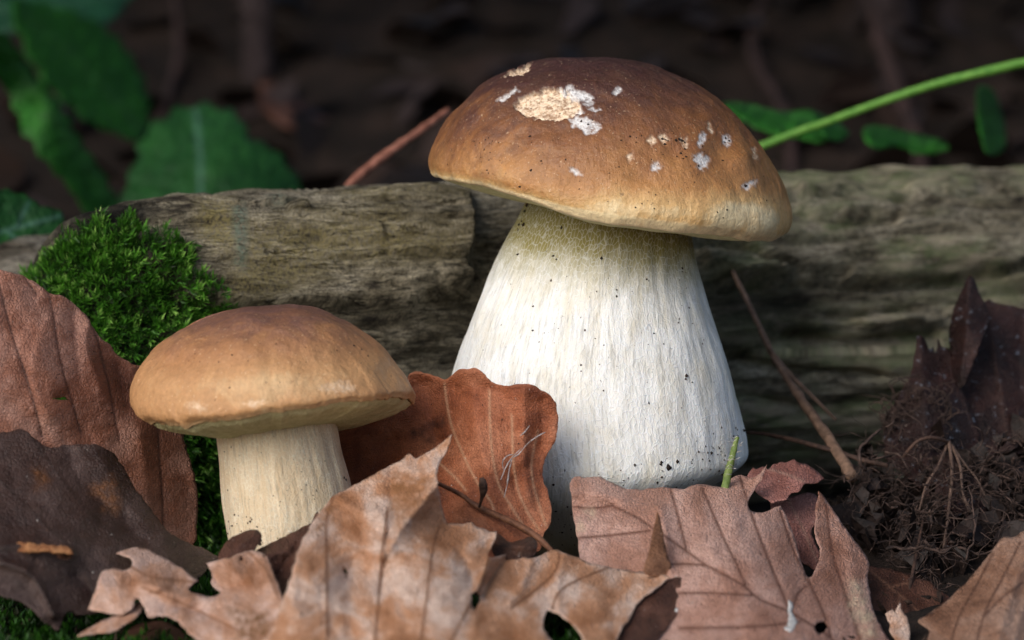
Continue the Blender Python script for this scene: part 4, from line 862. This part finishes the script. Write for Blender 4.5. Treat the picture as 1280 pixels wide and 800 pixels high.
# ------------------------------------------------------------------ twigs, sprout, root tangle
def twig(label, px, rad, mat, seed=0, side=None, name='twig', cat='twig'):
    v, f = ptube(px, rad, seed, 8, .22, 5)
    o = mesh(name, v, f, mat); tag(o, label, cat)
    for k, (q, r) in enumerate(side or []):
        v, f = ptube(q, r, seed + k + 1, 6, .2, 5); mesh('side_shoot', v, f, mat, o)
    return o
twig('grey brown twig leaning diagonally against the log right of the tall stem', [(912, 332, .918), (940, 388, .908), (962, 436, .896), (985, 474, .884), (1012, 515, .868), (1040, 555, .85), (1066, 596, .832)], [3, 3.5, 4, 5.5, 7, 8], MTWIG, 1, [([(962, 436, .894), (990, 470, .888), (1020, 500, .886), (1045, 525, .888)], [2.5, 2.5, 2])])
twig('thin dark twig lying level from the tall stem to the root tangle', [(928, 540, .868), (960, 543, .862), (1000, 552, .852), (1040, 563, .846), (1075, 574, .842), (1110, 582, .838)], [2, 2.6, 3, 3.4, 3], MBARKD, 2)
twig('thin black stalk standing in front of the root tangle', [(1154, 650, .815), (1146, 690, .80), (1138, 730, .785), (1128, 772, .765)], [1.5, 2.2, 2.4, 2], MBARKD, 3)
MTWR = flat_mat('twig_reddish', srgb(110, 66, 52), srgb(160, 108, 90), 300, .6)
twig('blurred reddish twig rising behind the log left of the tall cap', [(425, 245, .985), (450, 218, .99), (490, 188, 1.0), (530, 160, 1.01), (560, 138, 1.02)], [5, 6.2, 5.4, 5, 4.4], MTWR, 4)
MSPR = flat_mat('sprout_green', srgb(90, 112, 50), srgb(136, 152, 90), 400, .5, trans=.15)
v, f = ptube([(906, 612, .782), (910, 592, .783), (915, 572, .783), (920, 552, .784), (922, 546, .784)], [5, 5.2, 4.4, 3.8, 2.6], 5, 10, .16, 3)
o = mesh('green_sprout', v, f, MSPR); tag(o, 'short cut green sprout in front of the tall stem foot', 'sprout')
b = Bag()
for k in range(26):
    x, y = random.uniform(908, 924), random.uniform(545, 600)
    x = np.interp(y, [546, 572, 592, 612], [922, 915, 910, 906]) + random.choice((-5, 5)); s = 1 if random.random() > .5 else -1
    v, f = ptube([(x, y, .780), (x + s * random.uniform(3, 7), y - random.uniform(0, 5), .778)], [.5, .25], k, 4, 0, 3); b.add(v, f)
b.build('sprout_hair', MAT_WHITE, o)['kind'] = 'stuff'
# skeleton leaf: petiole loop, pale ribs, dark membrane
MRIB = flat_mat('pale_rib', srgb(62, 48, 42), srgb(112, 90, 78), 400, .6)
sk = leafthing('skeleton of a withered leaf with pale fanned ribs hanging in the root tangle',
    [(1184, 552), (1192, 556), (1206, 580), (1225, 605), (1232, 640), (1218, 655), (1204, 690), (1190, 735), (1178, 742), (1172, 690), (1158, 655), (1146, 640), (1156, 605), (1172, 575)],
    [(1186, 552, .842), (1225, 610, .838), (1150, 640, .832), (1182, 740, .808), (1186, 640, .826)], ML11, seed=24, folds=[([(1186, 560), (1182, 740)], 5, .003), ([(1190, 560), (1216, 646)], 4, .002)], holes=[[(1165, 655), (1176, 650), (1178, 690), (1172, 680)], [(1195, 650), (1205, 640), (1208, 655), (1196, 690)], [(1160, 610), (1170, 600), (1166, 630)], [(1200, 600), (1210, 598), (1216, 625), (1206, 615)]])
for q, r in [([(1186, 552, .838), (1190, 590, .828), (1185, 645, .818), (1179, 695, .808), (1183, 740, .801)], [2.6, 2.4, 2, 1.6, 1.4]), ([(1189, 556, .838), (1200, 582, .828), (1204, 618, .822), (1218, 646, .820)], [2.2, 2, 1.4]), ([(1184, 556, .838), (1172, 584, .830), (1158, 606, .826), (1149, 638, .82)], [2, 1.6, 1.1]), ([(1190, 556, .838), (1206, 580, .834), (1222, 600, .83), (1232, 622, .828)], [1.6, 1.3, .9])]:
    v, f = ptube(q, r, 5, 6, .1, 5); mesh('rib', v, f, MRIB, sk)
v, f = ptube([(1186, 553, .838), (1176, 549, .835), (1162, 547, .833), (1148, 551, .832), (1138, 560, .832), (1128, 573, .834)], [2.6, 2.4, 2.2, 2], 6, 6, .1, 4); mesh('petiole', v, f, MBARKD, sk)
# fine roots
MROOT = flat_mat('root_fibre', srgb(32, 24, 22), srgb(86, 68, 61), 300, .8)
b = Bag(); g = np.random.default_rng(12)
rootz = [(1045, 605), (1075, 570), (1110, 530), (1150, 545), (1200, 570), (1250, 545), (1310, 520), (1310, 680), (1240, 690), (1180, 740), (1110, 705), (1060, 655)]
cnt = 0
while cnt < 520:
    x, y = g.uniform(1030, 1310), g.uniform(480, 750)
    if not inside(x, y, rootz): continue
    cnt += 1
    ddep = np.interp(y, [480, 600, 760], [.862, .832, .782]) + g.uniform(-.012, .010)
    a = g.uniform(0, 6.28); n = g.integers(4, 15); L = g.uniform(2.5, 9); pts = []
    for k in range(n):
        pts.append((x, y, ddep)); a += g.normal(0, .42); x += L * math.cos(a); y += L * math.sin(a) * .9; ddep += g.normal(0, .0022)
    r = g.choice([.35, .55, .85, 1.6, 2.4], p=[.40, .32, .18, .07, .03])
    v, f = ptube(pts, [r, r * .9, r * .5], cnt, 4, .1, 4); b.add(v, f)
for k in range(60):                                   # sparse hairs standing on the top edge
    x, y = g.uniform(1100, 1190), g.uniform(480, 530); ddep = .862
    pts = [(x, y + 25, ddep), (x + g.normal(0, 6), y + 10, ddep - .002), (x + g.normal(0, 10), y - 4, ddep - .003), (x + g.normal(0, 14), y - 12, ddep - .003)]
    v, f = ptube(pts, [.9, .7, .4], k, 4, .1, 4); b.add(v, f)
o = b.build('root_tangle', MROOT); tag(o, 'tangle of fine dark roots and humus below the rotten leaves', 'roots', None, 'stuff')
# dark rotten leaf scraps heaped among the roots
LEAF6 = np.array([(0, -.5, 0), (.28, -.15, .06), (.22, .25, .08), (0, .55, .0), (-.22, .25, .08), (-.28, -.15, .06)])
def scraps():
    n = 260; x = g.uniform(1035, 1320, n); y = g.uniform(535, 735, n); d = np.interp(y, [520, 600, 760], [.866, .838, .786]) + g.uniform(-.004, .014, n)
    k = np.array([inside(a, b_, rootz) for a, b_ in zip(x, y)]); p = P(x[k], y[k], d[k]); n = len(p)
    u = g.normal(0, 1, (n, 3)); u /= np.linalg.norm(u, axis=1)[:, None]; w_ = np.cross(u, g.normal(0, 1, (n, 3))); w_ /= np.linalg.norm(w_, axis=1)[:, None]; q = np.cross(u, w_)
    s_ = g.uniform(.004, .015, n)[:, None, None]; L = LEAF6[None] * g.uniform(.5, 1.5, (n, 6, 3)); L[..., 2] += g.normal(0, .16, (n, 6))
    v = p[:, None] + s_ * (L[..., 0:1] * u[:, None] + L[..., 1:2] * w_[:, None] + L[..., 2:3] * q[:, None])
    k = np.arange(n)[:, None] * 6
    f = np.concatenate([k + [[0, 1, 5]], k + [[1, 2, 4]], k + [[1, 4, 5]], k + [[2, 3, 4]]])
    o = mesh('leaf_scraps', v.reshape(-1, 3), f, flat_mat('rotten_scrap', srgb(20, 14, 13), srgb(46, 34, 30), 300, .6, .6), smooth=False)
    tag(o, 'dark rotten leaf scraps mixed into the root tangle at the right', 'leaf scraps', None, 'stuff')
scraps()
b = Bag()
for k in range(900):
    x, y = g.normal(.145, .05), g.normal(.838, .03)
    if x < .075: continue
    z = gz(x, y); s = g.uniform(.0005, .0018)
    b.add(np.array([x, y, z + s * .2]) + OCT_V * s * g.uniform(.5, 1.3, (1, 3)) @ np.linalg.qr(g.normal(0, 1, (3, 3)))[0], OCT_F)
o = b.build('humus_crumbs', MAT_SOIL, smooth=False); tag(o, 'dark crumbly humus heaped at the right', 'humus', None, 'stuff')

# ------------------------------------------------------------------ green plants behind
def green(name, a, b_, vein, rough=.5):
    m = M(name); uv = m.uv()
    c = m.ramp(m.noise(uv, 2.2, 5, .6), [(.3, a), (.7, b_)])
    c = m.mix(m.math('MULTIPLY', m.attr('vein'), .5), c, vein)
    c = m.mix(1.0, c, m.ramp(m.noise(uv, 10, 4, .6), [(.3, .6), (.7, 1.3)]), 'MULTIPLY')
    return m.fin(c, rough, m.bump(m.noise(uv, 6, 5), .9, .006), .4, .25)
MG1 = green('leaf_green', srgb(28, 86, 22), srgb(52, 122, 34), srgb(70, 120, 60))
MG2 = green('leaf_blue_green', srgb(18, 60, 42), srgb(36, 86, 58), srgb(70, 120, 90))
MG3 = green('leaf_mid_green', srgb(20, 66, 26), srgb(40, 94, 40), srgb(104, 146, 132))
def serr(poly, amp, step=9):
    o = dens(poly, step, True, True); c = o.mean(0); k = (np.arange(len(o)) % 2)[:, None]
    d = o - c; d /= np.linalg.norm(d, axis=1)[:, None] + 1e-9
    return o + d * amp * k
pl = empty('leafy_plant', P(120, 300, 1.2) * [1, 1, 0] + [0, 0, float(gz(P(120, 300, 1.2)[0], P(120, 300, 1.2)[1]))], 'blurred green nettle like plant behind the mossy log end', 'plant')
sheet('leaf', serr([(15, 5), (60, 8), (105, 22), (145, 50), (170, 85), (184, 125), (180, 172), (145, 166), (105, 145), (70, 115), (38, 70)], 6, 16), [(30, 20, 1.44), (180, 165, 1.50), (140, 60, 1.51), (80, 95, 1.45)], MG1, pl, veins=[[(30, 20), (100, 80), (178, 165)]], vein_w=3, res=7, seed=41)
sheet('leaf', [(-20, -30), (170, -30), (158, 5), (140, 25), (110, 42), (85, 30), (60, 25), (30, 38), (-20, 42)], [(-20, -20, 1.58), (160, -20, 1.62), (110, 40, 1.56), (0, 40, 1.56)], MG2, pl, veins=[[(-10, 10), (80, 5), (160, -10)]], vein_w=3, res=8, seed=42)
sheet('leaf', serr([(-30, 30), (10, 50), (40, 90), (70, 130), (95, 170), (120, 205), (140, 240), (155, 268), (110, 268), (95, 245), (78, 222), (58, 200), (42, 176), (26, 150), (15, 122), (-5, 95), (-30, 70)], 8, 13), [(-20, 40, 1.22), (60, 140, 1.24), (140, 260, 1.28), (20, 130, 1.26), (80, 130, 1.27)], MG1, pl, veins=[[(-30, 30), (10, 66), (60, 138), (105, 200), (148, 265)]], vein_w=7, vein_h=.001, res=7, seed=43)
sheet('leaf', serr([(172, 262), (174, 200), (185, 170), (210, 148), (240, 136), (275, 138), (298, 150), (311, 175), (336, 186), (356, 206), (375, 235), (384, 265)], 8, 16), [(172, 260, 1.30), (240, 136, 1.36), (380, 260, 1.33), (275, 210, 1.31)], MG3, pl, veins=[[(250, 262), (250, 200), (245, 140)]], vein_w=3, res=7, seed=44)
for q, r in [([(200, 330, 1.5), (190, 240, 1.51), (178, 165, 1.50)], [3, 3, 3]), ([(240, 330, 1.36), (245, 240, 1.33)], [4, 3]), ([(165, 330, 1.28), (150, 262, 1.275)], [4, 4]), ([(-60, 300, 1.6), (-60, 100, 1.6), (-20, -10, 1.58)], [4, 3])]:
    v, f = ptube(q, r, 3, 7, .1, 12); mesh('plant_stem', v, f, MG2, pl)
e = sheet('green_leaf', serr([(-40, 232), (0, 238), (28, 244), (50, 257), (74, 264), (79, 285), (62, 310), (42, 332), (10, 345), (-40, 350)], 3), [(-30, 240, .965), (75, 268, .985), (40, 330, .96), (0, 290, .965)], MG3, None, veins=[[(-40, 300), (20, 285), (76, 270)], [(20, 285), (35, 255)], [(10, 290), (40, 318)]], vein_w=2.5, res=5, seed=45, origin=P(-30, 345, .965))
tag(e, 'green toothed leaf at the left edge just above the russet leaf', 'leaf')
MST = flat_mat('stalk_green', srgb(74, 128, 44), srgb(112, 162, 70), 300, .5, trans=.2)
cr_ = empty('creeping_plant', P(1330, 70, 1.0), 'bright green slanting stalk with dark leaves behind the tall cap', 'plant')
v, f = ptube([(940, 187, 1.03), (1000, 164, 1.025), (1040, 150, 1.02), (1100, 128, 1.015), (1160, 108, 1.01), (1230, 90, 1.005), (1340, 66, 1.0), (1430, 56, .995), (1510, 80, .99), (1570, 170, .985), (1600, 420, .98)], [4.8, 5.0, 6.0, 5.4, 5.6, 6.2, 6.4], 2, 10, .10, 10); mesh('stalk', v, f, MST, cr_)
for i, (q, dd) in enumerate([([(905, 128), (950, 133), (985, 140), (1015, 138), (1040, 155), (1030, 178), (1000, 174), (965, 168), (930, 152)], 1.10), ([(1080, 160), (1110, 158), (1145, 168), (1180, 176), (1184, 188), (1150, 192), (1120, 184), (1098, 186), (1084, 178)], 1.12), ([(1222, 110), (1240, 112), (1252, 140), (1258, 178), (1250, 192), (1232, 190), (1222, 150)], 1.16), ([(1015, 140), (1040, 150), (1062, 165), (1050, 176), (1030, 170)], 1.09)]):
    x0, y0 = q[0]; x1, y1 = q[len(q) // 2]
    sheet('leaf', q, [(x0, y0, dd), (x1, y1, dd + .03), ((x0 + x1) / 2, (y0 + y1) / 2 - 20, dd + .05), ((x0 + x1) / 2, (y0 + y1) / 2 + 20, dd)], MG1, cr_, veins=[[(x0, y0), (x1, y1)]], vein_w=2, res=6, seed=46 + i)

# ------------------------------------------------------------------ forest floor behind
LEAF6 = np.array([(0, -.5, 0), (.28, -.15, .06), (.22, .25, .08), (0, .55, .0), (-.22, .25, .08), (-.28, -.15, .06)])
def scatter_leaves(pos, size, nrm_j, seed, flat=True):
    g = np.random.default_rng(seed); n = len(pos)
    a = g.uniform(0, 6.28, n); z = np.array([0, 0, 1.0]) + g.normal(0, nrm_j, (n, 3)) if flat else g.normal(0, 1, (n, 3))
    z /= np.linalg.norm(z, axis=1)[:, None]; x = np.stack([np.cos(a), np.sin(a), 0 * a], 1); x -= (x * z).sum(1)[:, None] * z; x /= np.linalg.norm(x, axis=1)[:, None]; y = np.cross(z, x)
    L = LEAF6 * [1, 1, 1]; s = size * g.uniform(.6, 1.3, n)
    bend = g.uniform(-1.5, 2.5, n)
    v = pos[:, None] + s[:, None, None] * (L[None, :, 0, None] * x[:, None] + L[None, :, 1, None] * y[:, None] + (L[None, :, 2, None] * bend[:, None, None]) * z[:, None])
    k = np.arange(n)[:, None] * 6
    f = np.concatenate([k + [[0, 1, 5]], k + [[1, 2, 4]], k + [[1, 4, 5]], k + [[2, 3, 4]]])
    return v.reshape(-1, 3), f, np.repeat(g.random(n), 6)
m = M('leaf_litter')
c = m.ramp(m.attr('rnd'), [(0, srgb(24, 18, 16)), (.5, srgb(38, 28, 24)), (.8, srgb(50, 37, 32)), (.95, srgb(56, 46, 46)), (1, srgb(68, 60, 62))])
MAT_LIT = m.fin(c, .6, None, .35, .1)
n = 5200; yy = 1.10 + 5.5 * rng.random(n) ** 2.2; xx = rng.uniform(-1, 1, n) * (.35 + .55 * yy)
pos = np.stack([xx, yy, gz(xx, yy) + .006], 1)
n2 = 2600; x2 = rng.uniform(-1.0, 1.0, n2); y2 = rng.uniform(-.3, 1.10, n2); k = (np.abs(x2) > np.maximum(.18 * y2, 0) + .09) | (y2 > 1.06); k &= ~((x2 > .1) & (y2 > .86) & (y2 < 1.06) & (x2 < .32)); k &= (x2 > 0) | (x2 < -.24) | (y2 < .5)
pos = np.vstack([pos, np.stack([x2, y2, gz(x2, y2) + .006], 1)[k]])
v, f, r = scatter_leaves(pos, .055, .35, 3)
o = mesh('leaf_litter', v, f, MAT_LIT, attrs=dict(rnd=r)); tag(o, 'blurred dark leaf litter on the forest floor behind the log', 'leaf litter', None, 'stuff')

MBARK = flat_mat('bark', srgb(44, 34, 34), srgb(78, 66, 68), 40, .85, .8, .01)
MCROWN = M('crown_leaf'); cc = MCROWN.ramp(MCROWN.attr('rnd'), [(0, srgb(40, 70, 26)), (.6, srgb(66, 102, 40)), (1, srgb(92, 128, 56))]); MCROWN = MCROWN.fin(cc, .5, None, .4, .3)
def tree(name, label, cat, x, y, h, rad, crown_c, crown_r, nleaf, lsz, seed, limbs=7, group=None, tilt=0.0):
    g = np.random.default_rng(seed); z0 = float(gz(x, y)); root = empty(name, (x, y, z0), label, cat, group)
    zz = np.linspace(-.03, h, 26); p = np.stack([x + tilt * zz + rad * .6 * np.sin(zz * 3 + seed), y + rad * .5 * np.cos(zz * 2.3 + seed) - rad * .5, z0 + zz], 1)
    v, f = tube(p, [rad * 1.25, rad, rad * .85, rad * .4], 12, seed, .18); mesh('trunk', v, f, MBARK, root)
    cc = np.array(crown_c); cr = np.array(crown_r); tips = []
    for k in range(limbs):
        d = g.normal(0, 1, 3); d /= np.linalg.norm(d); tip = cc + cr * d * g.uniform(.45, .95)
        s = p[g.integers(12, 24)]; mid = (s + tip) / 2 + g.normal(0, .08, 3)
        t = np.linspace(0, 1, 8)[:, None]; q = (1 - t) ** 2 * s + 2 * t * (1 - t) * mid + t * t * tip
        v, f = tube(q, [rad * .5, rad * .3, rad * .12], 7, seed + k, .15); mesh('limb', v, f, MBARK, root); tips += [q[4], q[6], q[7]]
    tips = np.array(tips); cl = tips[g.integers(0, len(tips), nleaf)] + g.normal(0, 1, (nleaf, 3)) * cr * .22
    un = g.normal(0, 1, (nleaf // 2, 3)); un /= np.linalg.norm(un, axis=1)[:, None]; cl[:nleaf // 2] = cc + cr * un * (g.random((nleaf // 2, 1)) ** .4)
    cl[:, 2] = np.maximum(cl[:, 2], gz(cl[:, 0], cl[:, 1]) + .42)
    v, f, r = scatter_leaves(cl, lsz, .8, seed)
    mesh('crown', v, f, MCROWN, root, attrs=dict(rnd=r))
    return root
tree('young_beech', 'slim reddish sapling stem blurred behind the left half of the log', 'tree', -.165, 1.86, 2.9, .009, (-.3, 2.3, 2.6), (.9, .9, .8), 2600, .08, 3)
tree('young_beech', 'grey purple leaning sapling stem blurred behind the green stalk at the right', 'tree', .262, 1.92, 3.2, .014, (.5, 2.6, 2.8), (1.0, 1.0, .8), 3000, .09, 5, tilt=-.16)
tree('shade_shrub', 'leafy shrub added out of view to shade the forest floor behind the log from the left', 'shrub', -1.15, 2.1, 1.1, .03, (-.45, 1.65, .98), (1.15, .62, .38), 8500, .085, 9, limbs=12)  # added out of view; low dense crown keeps sun off the background
tree('shade_shrub', 'leafy shrub added out of view to shade the forest floor from the right', 'shrub', 1.35, 2.6, 1.3, .03, (.7, 1.95, 1.05), (1.0, .75, .40), 7500, .085, 11, limbs=12)  # second added crown, also out of view, deepens the background shade

MDIM = leaf_mat('leaf_dim_grey', srgb(50, 42, 42), srgb(72, 62, 64), srgb(92, 84, 88), srgb(60, 50, 50), .7, .2)
leafthing('blurred grey curled leaf on the bank behind the slanting green stalk', [(1150, 60), (1190, 55), (1225, 90), (1235, 150), (1222, 190), (1180, 192), (1140, 185), (1148, 130), (1138, 95)], [(1170, 60, 1.90), (1230, 150, 1.84), (1160, 190, 1.76), (1180, 120, 1.82)], MDIM, res=9, seed=61)
leafthing('blurred grey curled leaf on the bank left above the tall cap', [(450, -20), (500, 0), (560, 20), (575, 60), (545, 85), (500, 78), (470, 50)], [(460, 0, 1.98), (560, 30, 1.94), (520, 80, 1.86), (500, 40, 1.92)], MDIM, res=9, seed=62)
leafthing('blurred brown leaf on the bank between the green leaves and reddish twig', [(330, 90), (380, 80), (420, 110), (410, 150), (360, 160), (325, 130)], [(340, 90, 1.86), (410, 120, 1.83), (360, 155, 1.76)], ML9, res=9, seed=63)
MSTM = flat_mat('dead_stem', srgb(34, 25, 24), srgb(58, 42, 41), 60, .8)
for lab, q, r in [('blurred reddish dead stem slanting on the bank above the green stalk', [(1085, -20, 1.80), (1100, 50, 1.78), (1128, 130, 1.74), (1150, 200, 1.70), (1180, 420, 1.66)], [7, 10, 9, 8, 8]), ('blurred thin dead stem on the bank right of the tall cap', [(960, -20, 1.9), (940, 60, 1.85), (985, 150, 1.76), (990, 215, 1.7), (1000, 420, 1.66)], [6, 7, 6]), ('blurred dead stem standing right of the serrated green leaf', [(215, -20, 1.9), (225, 60, 1.86), (205, 140, 1.80), (200, 200, 1.76), (198, 420, 1.7)], [6, 7, 6])]:
    v, f = ptube(q, r, 3, 8, .3, 8); tag(mesh('dead_stem', v, f, MSTM), lab, 'stem', 'dead stems on the bank')
for ob in bpy.data.objects:
    if '_o' in ob: del ob['_o']
